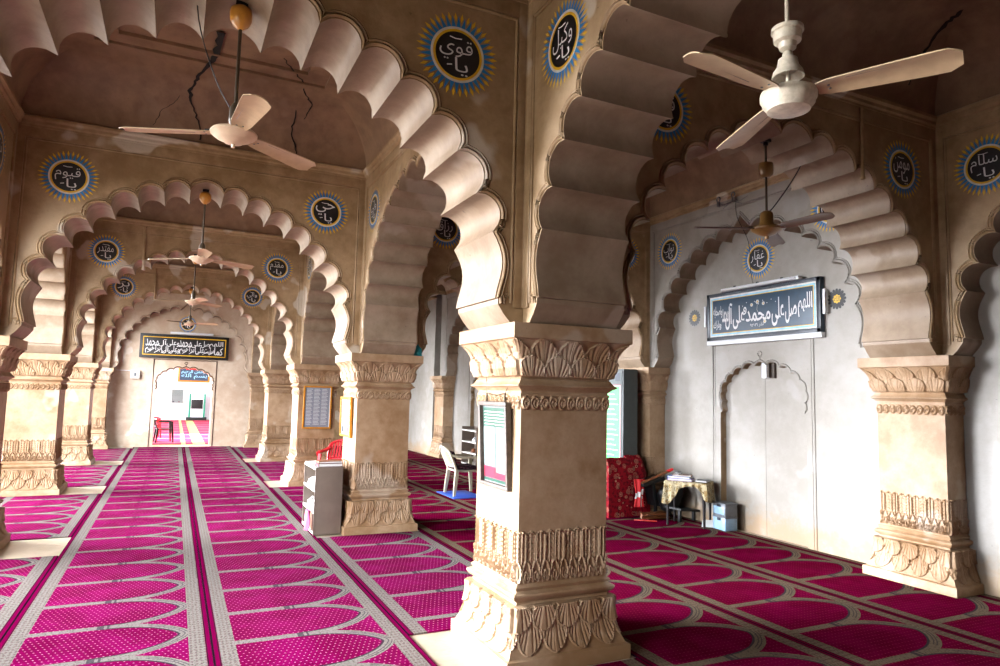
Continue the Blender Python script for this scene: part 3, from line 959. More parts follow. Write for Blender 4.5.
fan((2.43, 2.10, 3.125), CR+.02, 'drum', 'cream', 3.345, (188, 297, 70), 'peach', 'big cream ceiling fan with long peach blades at the top right', bell=3.22, rodr=.010)
fan((4.765, 4.38, 3.295), CR+.02, 'tall', 'brown', 3.79, (158, 272, 33), 'brown', 'brown ceiling fan in front of the whitewashed wall above the navy board')

# cables
def cable(pts, label, name='cable', r=.004, mat='wirebl'):
    mb = MB()
    P = [Vector(p) for p in pts]
    out = []
    for i in range(len(P)-1):
        for j in range(6):
            t = j/6
            p0 = P[max(i-1, 0)]; p1 = P[i]; p2 = P[i+1]; p3 = P[min(i+2, len(P)-1)]
            out.append(.5*((2*p1)+(p2-p0)*t+(2*p0-5*p1+4*p2-p3)*t*t+(3*p1-p0-3*p2+p3)*t**3))
    out.append(P[-1])
    mb.tube(out, r, 6)
    o = mb.obj(name, M[mat]); tag(o, label, 'cable'); return o
cable([(-.02, 4.37, 4.12), (.0, 4.37, 3.98), (.05, 4.36, 3.80), (.13, 4.36, 3.60), (.20, 4.36, 3.48), (.235, 4.35, 3.42)], 'thin black cable drooping to the near left ceiling fan')
cable([(5.25, 4.38, 4.06), (5.2, 4.38, 3.95), (5.05, 4.38, 3.75), (4.85, 4.38, 3.52), (4.77, 4.38, 3.46)], 'thin black cable drooping to the brown ceiling fan', r=.005)
cable([(6.64, 6.62, 4.44), (6.66, 6.62, 4.2), (6.90, 6.66, 3.9), (6.95, 6.67, 3.5), (6.93, 6.60, 3.30), (6.90, 6.5, 3.28)], 'thin dark cable running down the whitewashed wall to the navy board', r=.004)

# conduits
def conduit(pts, label, r=.022, mat='arch'):
    mb = MB(); mb.tube(pts, r, 10)
    for p in (pts[0], pts[-1]): mb.lathe([(0, -.012), (r*1.3, -.012), (r*1.3, .012), (0, .012)], 10, 0, p)
    o = mb.obj('conduit_pipe', M[mat]); tag(o, label, 'pipe', 'plastered conduit pipes')
conduit([(-.62, 12.93, 4.46), (-.60, 12.93, 3.74)], 'vertical conduit pipe above the third nave arch')
conduit([(-.55, 17.40, 4.46), (-.53, 17.40, 3.76)], 'vertical conduit pipe above the fourth nave arch')
conduit([(-.60, 3.99, 3.96), (-.60, 4.35, 3.955), (-.58, 4.70, 3.95)], 'peach conduit pipe crossing under the near nave arch at the top left', .018, 'blade')
conduit([(5.56, 3.985, 4.46), (5.55, 3.985, 3.80)], 'vertical conduit pipe on the dark wall above the near right aisle arch', .016)

# ---------------------------------------------------------------- boards and emblems on the right wall
bd = empty('inscription_board', (6.93, 6.50, 2.925), -PI/2)     # local x to -Y, local -y faces -X
tag(bd, 'navy inscription board with white calligraphy on the whitewashed wall', 'sign')
W2, H2 = .955, .335
mb = MB(); mb.box(-W2, W2, -.02, .04, -H2, H2, bev=.004)
fr = MB()
for (x0, x1, z0, z1) in ((-W2, W2, H2-.05, H2), (-W2, W2, -H2, -H2+.05), (-W2, -W2+.055, -H2, H2), (W2-.055, W2, -H2, H2)):
    fr.box(x0, x1, -.032, -.018, z0, z1, bev=.003)
mb.obj('panel', M['teal'], bd); fr.obj('frame', M['navy'], bd)
bo = MB()
def rect_band(mb, a, c, w, y, m):
    mb.add([(-a, y, -c), (a, y, -c), (a, y, c), (-a, y, c), (-a+w, y, -c+w), (a-w, y, -c+w), (a-w, y, c-w), (-a+w, y, c-w)], [(i, (i+1) % 4, 4+(i+1) % 4, 4+i) for i in range(4)], m)
rect_band(bo, W2-.055, H2-.050, .020, -.021, 0); rect_band(bo, W2-.075, H2-.070, .022, -.0213, 1); rect_band(bo, W2-.098, H2-.092, .010, -.0216, 2)
bo.obj('border', [M['pale'], M['ltblue'], M['gold']], bd, smooth=False)
tx = MB()
def bt(s, x0, x1, z0, z1, b=.012): put_text(tx, s, x0, x1, z0, z1, -.0225, 0, b)
# laid out right to left
bt('اللهم', .625, .835, -.13, .17, .014); bt('صل', .43, .605, -.19, .15, .014); bt('على', .215, .415, -.21, .16, .014)
bt('محمد', -.225, .195, -.12, .03, .016); bt('و', -.27, -.21, -.02, .09, .012); bt('على', -.46, -.25, -.20, .12, .014)
bt('آل', -.60, -.47, -.20, .17, .014); bt('محمد', -.66, -.54, -.09, .11, .010)
bt('واصحابه', -.83, -.66, -.02, .15, .010); bt('وبارك', -.83, -.68, -.19, -.05, .010)
bt('١٣٠٣٩', -.15, -.02, -.19, -.15, .004); bt('نذر', .0, .08, -.20, -.14, .004)
for q in range(9): tx.poly([(.02+.07*q-.30+.008*math.cos(t), -.0225, .105+.04*((q % 2))+.008*math.sin(t)) for t in (0, PI/2, PI, 3*PI/2)])
tx.obj('lettering', M['letter'], bd, smooth=False, recalc=False)
fl = MB()
for fx, fz, s in ((-.02, .135, .034), (-.12, .105, .028), (.08, .105, .028), (.10, -.135, .030)):
    for k in range(6):
        a = 2*PI*k/6
        fl.poly([(fx+s*.55*math.cos(a)+s*.38*math.cos(t*PI/4), -.0227, fz+s*.55*math.sin(a)+s*.38*math.sin(t*PI/4)) for t in range(8)], 0)
    fl.poly([(fx+s*.34*math.cos(t*PI/4), -.0231, fz+s*.34*math.sin(t*PI/4)) for t in range(8)], 1)
fl.tube([(-.02, -.0228, .10), (-.03, -.0228, .03), (-.01, -.0228, -.0)], .003, 4, 0)
fl.obj('painted_flowers', [M['pale'], M['gold']], bd, smooth=False, recalc=False)
# tube light along the top
tl = empty('tube_light', (6.88, 6.48, 3.285), -PI/2); tag(tl, 'white tube light fitting along the top edge of the navy board', 'lamp')
mb = MB(); mb.box(-.66, .66, -.02, .05, -.022, .022, bev=.008); mb.obj('casing', M['tubel'], tl)
mb = MB(); mb.tube([(-.62, -.034, -.004), (.62, -.034, -.004)], .013, 10); mb.obj('tube', M['tubel'], tl)
mb = MB()
for x in (-.40, 0, .40): mb.box(x-.014, x+.014, -.026, .0, .018, .034)
mb.obj('clip', M['blackpl'], tl)
for yy, lab in ((7.50, 'short white strip light at the left end of the navy board'), (5.50, 'short white strip light at the right end of the navy board')):
    mb = MB(); mb.box(6.90, 6.94, yy-.018, yy+.018, 2.80, 3.10, bev=.006)
    o = mb.obj('strip_light', M['tubel']); tag(o, lab, 'lamp', 'strip lights beside the navy board')
mb = MB(); mb.box(6.90, 6.98, 5.54, 7.46, 2.525, 2.588, bev=.004)
o = mb.obj('board_ledge', M['tubel']); tag(o, 'white ledge strip under the navy inscription board', 'ledge')
# painted flower emblems
def emblem(parent_loc, label):
    mb = MB()
    for k in range(16):
        a = 2*PI*k/16
        c, s = math.cos(a), math.sin(a)
        pts = []
        for r_, w_ in ((.040, .007), (.080, .017), (.108, .019), (.124, .008)):
            pts.append((r_, w_))
        loop = [(r_*c-w_*s, r_*s+w_*c) for r_, w_ in pts]+[(r_*c+w_*s, r_*s-w_*c) for r_, w_ in pts[::-1]]
        mb.poly([(p[0], -.002, p[1]) for p in loop], 0)
    n = 32
    rr = [.050*(1+.12*math.cos(t*2*PI/n*8)) for t in range(n)]
    mb.poly([(rr[t]*math.cos(2*PI*t/n), -.0028, rr[t]*math.sin(2*PI*t/n)) for t in range(n)], 1)
    put_text(mb, 'الله', -.038, .038, -.030, .034, -.0034, 0, .004)
    o = mb.obj('flower_emblem', [M['black'], M['gold']], None, parent_loc, (0, 0, -PI/2), smooth=False, recalc=False)
    tag(o, label, 'emblem', 'painted flower emblems')
emblem((6.979, 7.80, 2.965), 'black and yellow flower emblem painted left of the navy board')
emblem((6.979, 5.38, 2.970), 'black and yellow flower emblem painted right of the navy board')
wm = empty('wall_medallion', (6.98, 6.565, 3.66), -PI/2); tag(wm, 'round black medallion with blue and yellow rays painted above the navy board', 'medallion')
medallion(wm, 0, 0, 0, -1, 'غفار', 1.0)
# clamps on the cornice and the white box in the niche
for yy, n_ in ((6.63, 'metal clamp with frayed wires on the cornice above the wall medallion'), (6.90, 'small round metal clamp on the cornice just left of the frayed one')):
    mb = MB()
    mb.tube([(6.60, yy+.03*math.cos(t*.6), 4.50+.035*math.sin(t*.6)) for t in range(12)], .009, 6)
    mb.box(6.585, 6.615, yy-.018, yy+.018, 4.40, 4.47, bev=.004)
    if yy < 6.7:
        for k in range(7):
            mb.tube([(6.60, yy, 4.42), (6.59, yy+.12*math.cos(k*1.1), 4.40+.04*math.sin(k*1.9)), (6.60, yy+.26*math.cos(k*1.1), 4.39+.05*math.sin(k*2.3))], .004, 4)
    o = mb.obj('wall_clamp', M['metal']); tag(o, n_, 'clamp', 'metal clamps on the cornice')
nb = empty('niche_box', (7.03, 6.45, 2.15), -PI/2); tag(nb, 'small white open box fixed at the top of the whitewashed wall niche', 'box')
mb = MB(); mb.box(-.08, .0, -.05, .05, -.10, .10, bev=.004); mb.obj('casing', M['tubel'], nb)
mb = MB(); mb.box(.0, .075, .01, .05, -.10, .10, bev=.004); mb.box(.0, .03, -.04, .01, -.09, .09); mb.obj('side_panel', M['woodgrey'], nb)

# ---------------------------------------------------------------- end wall
eb = empty('inscription_board', (.22, 22.10, 2.93)); tag(eb, 'black inscription board with dense white calligraphy above the far doorway', 'sign')
mb = MB(); mb.box(-1.20, 1.20, -.03, .04, -.35, .35, bev=.006); mb.obj('panel', M['black'], eb)
bo = MB(); rect_band(bo, 1.12, .27, .022, -.032, 0); bo.obj('border', [M['gold']], eb, smooth=False)
tx = MB()
ws = ['اللهم', 'صل', 'على', 'محمد', 'وعلى', 'آل', 'محمد', 'كما', 'صليت', 'على', 'ابراهيم', 'وعلى', 'آل', 'ابراهيم']
for row, (za, zb) in enumerate(((-.01, .20), (-.21, .02))):
    x = 1.04
    for w_ in ws[row*7:row*7+7]:
        wd = 2.16*(2+len(w_))/sum(2+len(q) for q in ws[row*7:row*7+7])
        put_text(tx, w_, x-wd*.98, x, za, zb, -.034, 0, .006)
        x -= wd*.965
for k in range(11): tx.tube([(-1.0+k*.185, -.035, -.20), (-.88+k*.185, -.035, -.12)], .008, 4)
tx.obj('lettering', M['letter'], eb, smooth=False, recalc=False)
mb = MB(); mb.box(-.55, .62, -.06, .0, -.03, .03, bev=.01); o = mb.obj('tube_light', M['tubel'], None, (.35, 22.08, 3.335)); tag(o, 'white tube light on top of the black inscription board', 'lamp')
wm = empty('wall_medallion', (.25, 22.186, 3.62)); tag(wm, 'small round medallion above the black inscription board on the end wall', 'medallion')
medallion(wm, 0, 0, 0, -1, 'غفور', 1.0)
sb = empty('switch_box', (-1.04, 22.15, 2.08)); tag(sb, 'white electric switch box on the end wall left of the doorway', 'box')
mb = MB(); mb.box(-.12, .12, -.06, .02, -.12, .12, bev=.008); mb.obj('casing', M['whitepl'], sb)
mb = MB(); mb.box(-.03, .03, -.068, -.058, -.05, .05, bev=.003); mb.obj('switch', M['greypl'], sb)
mb = MB(); mb.tube([(-.12, 0, .10), (-.50, 0, .11)], .012, 6); mb.obj('conduit', M['tubel'], sb)

# ---------------------------------------------------------------- notices hung on the pillars
def notice(loc, rz, w, h, label, framemat, kind, tilt=0.0, depth=.03):
    r = empty('framed_notice', loc, rz); r.rotation_euler = (tilt, 0, rz)
    tag(r, label, 'notice')
    t = .028
    mb = MB()
    for (x0, x1, z0, z1) in ((-w/2, w/2, h/2-t, h/2), (-w/2, w/2, -h/2, -h/2+t), (-w/2, -w/2+t, -h/2+t, h/2-t), (w/2-t, w/2, -h/2+t, h/2-t)):
        mb.box(x0, x1, -depth, .0, z0, z1, bev=.004)
    mb.obj('frame', M[framemat], r)
    mb = MB(); mb.box(-w/2+.01, w/2-.01, -.016, -.004, -h/2+.01, h/2-.01)
    mb.obj('sheet', M['greytext'] if kind == 'grey' else M['glassy'], r)
    pr = MB()
    if kind == 'green':
        pr.box(-w/2+t+.01, w/2-t-.01, -.0175, -.0165, h/2-t-.15, h/2-t-.015, 0)
        for k in range(5): pr.box(-w/2+t+.03, w/2-t-.03-.02*(k % 2), -.0182, -.0172, h/2-t-.135+k*.022, h/2-t-.130+k*.022, 1)
        pr.box(-.003, .003, -.0175, -.0165, -h/2+t+.05, h/2-t-.15, 0)
        pr.box(-w/2+t+.005, -.002, -.0175, -.0165, -h/2+t+.03, -h/2+t+.11, 2)
        pr.box(.002, w/2-t-.005, -.0175, -.0165, -h/2+t+.03, -h/2+t+.075, 2)
        pr.box(-w/2+t+.005, w/2-t-.005, -.0178, -.0170, -h/2+t+.008, -h/2+t+.028, 0)
        for s in (-1, 1):
            for k in range(16): pr.box(s*.085-.055, s*.085+.05-.015*((k*7) % 3), -.0175, -.0168, -h/2+.17+k*.016, -h/2+.172+k*.016, 0)
        pr.obj('printing', [M['greentext'], M['whitepl'], M['pinkprint']], r, smooth=False)
    elif kind == 'white':
        for k in range(12): pr.box(-w/2+.08, w/2-.08-.03*(k % 3), -.0175, -.0165, h/2-.10-k*.026, h/2-.096-k*.026, 0)
        pr.box(-w/2+.09, -w/2+.17, -.0175, -.0165, -h/2+.06, -h/2+.13, 1); pr.box(.06, .12, -.0175, -.0165, -h/2+.06, -h/2+.12, 2)
        pr.obj('printing', [M['greentext'], M['navy'], M['maroon']], r, smooth=False)
    else:
        for k in range(26):
            for c in range(3):
                x0 = -w/2+.05+c*(w-.1)/3
                pr.box(x0, x0+(w-.1)/3-.025-.012*((k*5+c) % 3), -.0175, -.0165, h/2-.06-k*.026, h/2-.054-k*.026, 0)
        pr.box(w/2-t-.012, w/2-t, -.0175, -.0165, -h/2+t, h/2-t, 1)
        pr.obj('printing', [M['paper'], M['paper']], r, smooth=False)
    return r
fr = notice((2.085, 4.345, 1.40), -PI/2, .46, .60, 'glazed notice with weathered wooden frame hung by wires on the central foreground pillar', 'woodgrey', 'green', 0.05, .045)
mb = MB()
for x in (-.15, .15): mb.tube([(x, -.01, .29), (x, -.005, .36)], .007, 5); mb.tube([(x, -.01, .29), (x+.01, -.03, .30)], .007, 5)
mb.tube([(-.15, -.005, .36), (-.17, .0, .44), (-.20, .02, .50)], .003, 4); mb.tube([(.15, -.005, .36), (.20, .0, .42), (.22, .02, .50)], .003, 4); mb.tube([(-.15, -.005, .36), (0, -.005, .345), (.15, -.005, .36)], .003, 4)
mb.obj('hanging_wire', M['rod'], fr)
notice((2.075, 8.93, 1.41), -PI/2, .58, .52, 'white poster in a thin gold frame on the bright side of the shoe rack pillar', 'goldframe', 'white', 0.02)
notice((2.43, 12.905, 1.43), 0, .52, .79, 'grey printed sheet in a gold frame on a carved pillar', 'goldframe', 'grey', 0.02)

# ---------------------------------------------------------------- metal shoe racks
def rack(loc, sx, sy, h, label, shelves):
    r = empty('metal_rack', loc); tag(r, label, 'rack', 'grey metal racks')
    t = .012
    for y in (-sy/2, sy/2-t):
        mb = MB(); mb.box(-sx/2, sx/2, y, y+t, .0, h, bev=.002); mb.box(-sx/2-.006, -sx/2+.014, y-.002, y+t+.002, 0, h, bev=.002)
        mb.obj('side_panel', M['steel'], r)
    mb = MB(); mb.box(sx/2-t, sx/2, -sy/2+t, sy/2-t, 0, h); mb.obj('back_panel', M['steel'], r)
    for z in shelves:
        mb = MB(); mb.box(-sx/2, sx/2-t, -sy/2+t, sy/2-t, z-.006, z+.006); mb.box(-sx/2-.006, -sx/2+.004, -sy/2+t, sy/2-t, z-.02, z+.012, bev=.002)
        mb.obj('shelf', M['whitepl'], r)
    return r
M['steel2'] = M['steel']
SH = [.03, .27, .53, .795]
rack((1.785, 8.85, 0), .33, .76, .81, 'grey metal rack with white shelf edges standing against the second middle pillar', SH)
rack((6.80, 15.45, 0), .34, .90, .93, 'grey metal rack standing by the right wall beyond the white plastic chair', [.03, .30, .57, .85])
def cap_mesh(seed):
    rnd = random.Random(seed); bm = bmesh.new()
    bmesh.ops.create_icosphere(bm, subdivisions=3, radius=1)
    ph = [rnd.uniform(0, 6) for _ in range(4)]
    for v in bm.verts:
        a = math.atan2(v.co.y, v.co.x)
        k = 1+.14*math.sin(3*a+ph[0])+.10*math.sin(5*a+ph[1]+v.co.z*3)+.06*math.sin(9*v.co.z+ph[2])
        v.co = Vector((v.co.x*.085*k, v.co.y*.075*k, max(v.co.z, -.55)*.065*k+.036))
    me = bpy.data.meshes.new('bundle'); bm.to_mesh(me); bm.free()
    me.materials.append(M['paper']); me.polygons.foreach_set('use_smooth', [True]*len(me.polygons)); return me
caps = [cap_mesh(k) for k in range(3)]
i = 0
for z, nm in ((.536, 'upper'), (.276, 'middle')):
    for k, y in enumerate((8.60, 8.74, 8.88, 9.03)):
        o = link('cloth_bundle', caps[i % 3], None, (1.69+.01*(i % 2), y, z+.003), (0, 0, i*1.1)); o.scale = (.8, .8, .8+.15*(i % 3))
        tag(o, 'small white bundle on the %s shelf of the near rack, %s from the front' % (nm, ('first', 'second', 'third', 'fourth')[k]), 'bundle', 'white bundles on the near rack')
        i += 1
for k, (y, z, m_) in enumerate(((15.1, .576, 'paper'), (15.35, .576, 'paper'), (15.1, .306, 'maroon'), (15.4, .306, 'woodbr'))):
    o = link('cloth_bundle', caps[k % 3].copy(), None, (6.76, y, z+.003), (0, 0, k)); o.data.materials[0] = M[m_]
    tag(o, ('small white bundle on the far rack, %s', 'small white bundle on the far rack, %s', 'maroon bundle on the lower shelf of the far rack%s', 'brown bundle on the lower shelf of the far rack%s')[k] % (('nearer side', 'farther side', '', '')[k]), 'bundle', 'bundles on the far rack')
mb = MB(); mb.box(-.11, .11, -.14, .14, 0, .22, bev=.01)
bx = mb.obj('cardboard_box', M['woodbr'], None, (1.74, 8.64, .038)); tag(bx, 'brown box on the bottom shelf of the near metal rack', 'box')
# books and papers on the near rack
def book(loc, sx, sy, t, rz, cover, label, group):
    r = empty('book', loc, rz); tag(r, label, 'book', group)
    mb = MB(); mb.box(-sx/2, sx/2, -sy/2, sy/2, 0, .004, bev=.001); mb.box(-sx/2, sx/2, -sy/2, sy/2, t-.004, t, bev=.001); mb.box(-sx/2, -sx/2+.006, -sy/2, sy/2, 0, t, bev=.001)
    mb.obj('cover', M[cover], r)
    mb = MB(); mb.box(-sx/2+.005, sx/2-.006, -sy/2+.006, sy/2-.006, .004, t-.004); mb.obj('pages', M['paper'], r)
    return r
book((1.80, 8.60, .811), .30, .20, .040, 0, 'maroon', 'maroon book lying on top of the near metal rack, bottom of the pile', 'books on the near rack')
book((1.80, 8.60, .852), .29, .19, .025, .03, 'woodbr', 'brown-covered book on top of the pile on the near metal rack', 'books on the near rack')
mb = MB()
for k in range(5): mb.box(-.10, .10, -.14, .14, k*.004, k*.004+.003, M=Matrix.Rotation(.2*k-.3, 4, 'Z'))
o = mb.obj('loose_papers', M['paper'], None, (1.74, 8.95, .812)); tag(o, 'loose white papers on top of the near metal rack', 'papers')
# pink cloth hanging at the foot
bm = bmesh.new(); bmesh.ops.create_grid(bm, x_segments=14, y_segments=18, size=.5)
for v in bm.verts:
    x, y = v.co.x, v.co.y
    v.co = Vector((.02*math.sin(9*x+4*y)-.02*(.5-y), x*.15*(1-.25*abs(y)), (y+.5)*.24+.01))
me = bpy.data.meshes.new('pink'); bm.to_mesh(me); bm.free(); me.materials.append(M['pinkcloth']); me.polygons.foreach_set('use_smooth', [True]*len(me.polygons))
o = link('hanging_cloth', me, None, (1.585, 8.62, .03)); o.modifiers.new('thick', 'SOLIDIFY').thickness = .012
tag(o, 'pink cloth hanging at the bottom corner of the near metal rack', 'cloth')

# ---------------------------------------------------------------- plastic chairs
def chair(loc, rz, mat, label, s=1.0, group='plastic armchairs'):
    """local +x is the front"""
    r = empty('plastic_armchair', loc, rz); r.scale = (s, s, s); tag(r, label, 'chair', group)
    m_ = M[mat]
    bm = bmesh.new(); bmesh.ops.create_grid(bm, x_segments=10, y_segments=10, size=.5)
    for v in bm.verts:
        x, y = v.co.x, v.co.y
        v.co = Vector((x*.43, y*(.44+.04*x), .425-.022*(1-4*y*y)*(1-2*abs(x))+(.0 if x < .42 else -.02)))
    me = bpy.data.meshes.new('seat'); bm.to_mesh(me); bm.free(); me.materials.append(m_); me.polygons.foreach_set('use_smooth', [True]*len(me.polygons))
    o = link('seat', me, r); o.modifiers.new('t', 'SOLIDIFY').thickness = .022
    for sx in (-1, 1):
        for sy in (-1, 1):
            mb = MB()
            top = Vector((sx*.195, sy*.215, .43 if sx < 0 else .62)); bot = Vector((sx*.245, sy*.255, 0))
            for a_, b_, w0, w1 in ((bot, top, .020, .030),):
                d = b_-a_
                v = []
                for t, w in ((0, w0), (.5, (w0+w1)/2+.004), (1, w1)):
                    c = a_+d*t
                    v += [c+Vector((-w, -w*.75, 0)), c+Vector((w, -w*.75, 0)), c+Vector((w, w*.75, 0)), c+Vector((-w, w*.75, 0))]
                f = [(3, 2, 1, 0), (8, 9, 10, 11)]+[(i_*4+k, i_*4+(k+1) % 4, i_*4+4+(k+1) % 4, i_*4+4+k) for i_ in range(2) for k in range(4)]
                mb.add(v, f)
            mb.obj('leg', m_, r, sharp=50)
    for sy in (-1, 1):
        mb = MB()
        pts = [(.21, .235, .60), (.22, .245, .635), (.16, .25, .652), (.0, .255, .650), (-.14, .25, .655), (-.31, .225, .69)]
        v = []; f = []
        for p in pts:
            v += [(p[0], sy*(p[1]-.030), p[2]-.022), (p[0], sy*(p[1]+.028), p[2]-.024), (p[0], sy*(p[1]+.028), p[2]+.010), (p[0], sy*(p[1]-.030), p[2]+.014)]
        for i_ in range(len(pts)-1):
            for k in range(4): f.append((i_*4+k, i_*4+(k+1) % 4, i_*4+4+(k+1) % 4, i_*4+4+k))
        f += [(0, 1, 2, 3), (20, 21, 22, 23)]
        mb.add(v, f); mb.obj('armrest', m_, r, sharp=50)
    mb = MB()
    def bp(y, z):   # backrest surface
        return Vector((-.20-(z-.43)*.46-.03*(1-(y/.24)**2), y, z))
    N = 20
    rim = [bp(-.215, .43), bp(-.235, .55), bp(-.235, .68)]+[bp(-.235*math.cos(PI*i_/N), .70+.115*math.sin(PI*i_/N)) for i_ in range(N+1)]+[bp(.235, .68), bp(.235, .55), bp(.215, .43)]
    mb.tube(rim, .022, 8)
    mb.tube([bp(-.21+.042*i_, .50) for i_ in range(11)], .022, 8)
    for k in range(-4, 5):
        y = k*.048
        zt = .70+.105*math.sqrt(max(0, 1-(y/.235)**2))
        v = []; 
        for z in np.linspace(.50, zt, 6):
            c = bp(y, z); v += [c+Vector((-.005, -.015, 0)), c+Vector((.005, -.015, 0)), c+Vector((.005, .015, 0)), c+Vector((-.005, .015, 0))]
        mb.add(v, [(i_*4+q, i_*4+(q+1) % 4, i_*4+4+(q+1) % 4, i_*4+4+q) for i_ in range(5) for q in range(4)])
    mb.obj('backrest', m_, r, sharp=50)
    return r
M['creampl'] = simple('cream_white_plastic', (206, 196, 170), .4, var=.04)
chair((4.64, 11.02, .012), -.05, 'creampl', 'white plastic armchair on a blue mat in the right aisle', 1.0)
cu = MB(); cu.box(-.20, .20, -.20, .20, 0, .07, bev=.03)
o = cu.obj('seat_cushion', M['cushion'], None, (4.61, 11.02, .447)); tag(o, 'dark patterned cushion on the seat of the white plastic armchair', 'cushion')
cu = MB(); cu.box(-.03, .03, -.17, .17, 0, .24, bev=.025)
o = cu.obj('back_cushion', M['cushion'], None, (4.43, 11.02, .520), (0, -.25, 0)); tag(o, 'dark patterned cushion leaning on the backrest of the white plastic armchair', 'cushion')
mb = MB(); mb.box(4.30, 4.86, 10.58, 11.42, .0, .012, bev=.004)
o = mb.obj('floor_mat', M['bluecl']); tag(o, 'bright blue mat under the white plastic armchair', 'mat')
chair((2.68, 12.25, 0), -PI/2-.55, 'red', 'red plastic armchair behind the near metal rack, below the gold-framed sheet', 1.03)

# ---------------------------------------------------------------- the corner by the second wall pillar
st = empty('notice_cabinet', (6.34, 8.86, 0)); tag(st, 'tall dark grey cabinet with a green and white poster behind the central pillar', 'cabinet')
mb = MB(); mb.box(-.13, .14, -.34, .34, .52, 2.19, bev=.008); mb.obj('casing', M['greypl'], st); st.children[0].data.materials[0] = simple('dark_green_grey_casing', (62, 70, 68), .5)
mb = MB(); mb.box(-.10, .12, -.30, .30, .0, .53, bev=.01); mb.obj('pedestal', M['blackpl'], st)
mb = MB(); mb.box(-.139, -.131, -.31, .31, .57, 2.16); mb.obj('poster', M['glassy'], st)
pr = MB()
pr.box(-.1405, -.139, -.29, .29, .60, 1.95, 0); pr.box(-.1412, -.1404, -.275, .275, .615, 1.935, 1); 
pr.box(-.1418, -.1411, -.262, .262, .63, 1.92, 2)
for k in range(15): pr.box(-.1425, -.1417, -.22+.05*(k % 3), .20-.04*((k*3) % 4), .70+k*.078, .712+k*.078, 1)
pr.box(-.1405, -.139, -.27, -.14, 2.0, 2.13, 3)
pr.obj('printing', [M['pinkprint'], M['whitepl'], M['green'], M['navy']], st, smooth=False)
# rug draped over a stack
def rug(loc, w, d, h, bend, label):
    mb = MB(); prof = [(-d/2, 0), (-d/2-.01, h*.4), (-d/2+.01, h*.85), (-d/2+.05, h*.97), (0, h), (d/2-.06, h*.98), (d/2, h*.86), (d/2+.01, h*.4), (d/2, 0)]
    n = 14; v = []; f = []
    for i_ in range(n+1):
        t = i_/n; x = -w/2+w*t
        k = 1-bend*max(0, (t-.55)/.45)**2.2
        for y, z in prof: v.append((x+.01*math.sin(z*14), y+.006*math.sin(x*23+z*5), z*k+.004*math.sin(x*31)))
    m_ = len(prof)
    for i_ in range(n):
        for j in range(m_-1): f.append((i_*m_+j, (i_+1)*m_+j, (i_+1)*m_+j+1, i_*m_+j+1))
        f.append((i_*m_+m_-1, (i_+1)*m_+m_-1, (i_+1)*m_, i_*m_))
    f += [tuple(range(m_)), tuple(n*m_+j for j in range(m_))]
    mb.add(v, f); o = mb.obj('folded_rug', M['rug'], None, loc, sharp=60); tag(o, label, 'rug', 'red floral rugs'); return o
rug((6.02, 8.36, 0), .44, .14, .86, .03, 'red floral rug hanging upright, nearest the central pillar')
rug((6.36, 8.40, 0), .42, .16, .89, .40, 'red floral rug with a rounded fallen shoulder, in front of the tan wall pillar')
mb = MB(); mb.box(5.68, 5.76, 8.42, 8.60, 0, .60, bev=.01)
o = mb.obj('dark_case', M['blackpl']); tag(o, 'narrow dark case between the central pillar edge and the red rugs', 'case')
# black bag with plank, red cloth bag
bm = bmesh.new(); bmesh.ops.create_icosphere(bm, subdivisions=3, radius=1)
for v in bm.verts:
    p = v.co.copy(); v.co = Vector((p.x*.20*(1+.1*math.sin(5*p.z)), p.y*.16, max(p.z, -.8)*.22+.18+.03*math.sin(4*p.x+2*p.y)))
me = bpy.data.meshes.new('bag'); bm.to_mesh(me); bm.free(); me.materials.append(M['blackpl']); me.polygons.foreach_set('use_smooth', [True]*len(me.polygons))
o = link('black_bag', me, None, (6.70, 8.02, .13)); tag(o, 'slumped black bag between the red rugs and the cloth-covered table', 'bag')
mb = MB(); mb.box(-.24, .24, -.025, .025, -.012, .012, bev=.005)
o = mb.obj('armrest_plank', M['woodbr'], None, (6.46, 8.06, .60), (0, math.radians(-22), math.radians(-12))); tag(o, 'slanting brown wooden plank with red ends above the black bag', 'plank')
mb = MB(); mb.box(.20, .30, -.03, .03, -.016, .016, bev=.008)
mb.obj('red_end', M['redcl'], o)
mb = MB(); mb.box(-.20, .20, -.14, .14, 0, .05, bev=.01); mb.box(-.03, .03, -.10, .10, -.34, 0, bev=.01)
o = mb.obj('folding_seat', M['blackpl'], None, (6.45, 8.20, .50), (0, math.radians(-14), 0)); tag(o, 'black folding seat standing against the wall pillar beside the rugs', 'seat')
bm = bmesh.new(); bmesh.ops.create_grid(bm, x_segments=12, y_segments=20, size=.5)
for v in bm.verts:
    x, y = v.co.x, v.co.y
    wd = .20*(.55+.75*abs(y+.05))
    v.co = Vector((x*wd, -.03*math.cos(x*3)+.015*math.sin(14*x), (y+.5)*.40))
me = bpy.data.meshes.new('rc'); bm.to_mesh(me); bm.free(); me.materials.append(M['redcl']); me.materials.append(M['paper'])
for p in me.polygons:
    c = p.center
    if abs(c.z-.20-(c.x*.6)) < .035 or (c.z < .17 and abs(c.x-.01) < .018): p.material_index = 1
    p.use_smooth = True
o = link('red_cloth_bag', me, None, (6.25, 8.16, .16)); o.modifiers.new('t', 'SOLIDIFY').thickness = .02
tag(o, 'bright red and white cloth bag hanging in front of the floral rugs', 'bag')
rh = empty('book_rest', (6.42, 8.02, .0)); tag(rh, 'low crossed wooden book rest on the floor in front of the rugs', 'book rest')
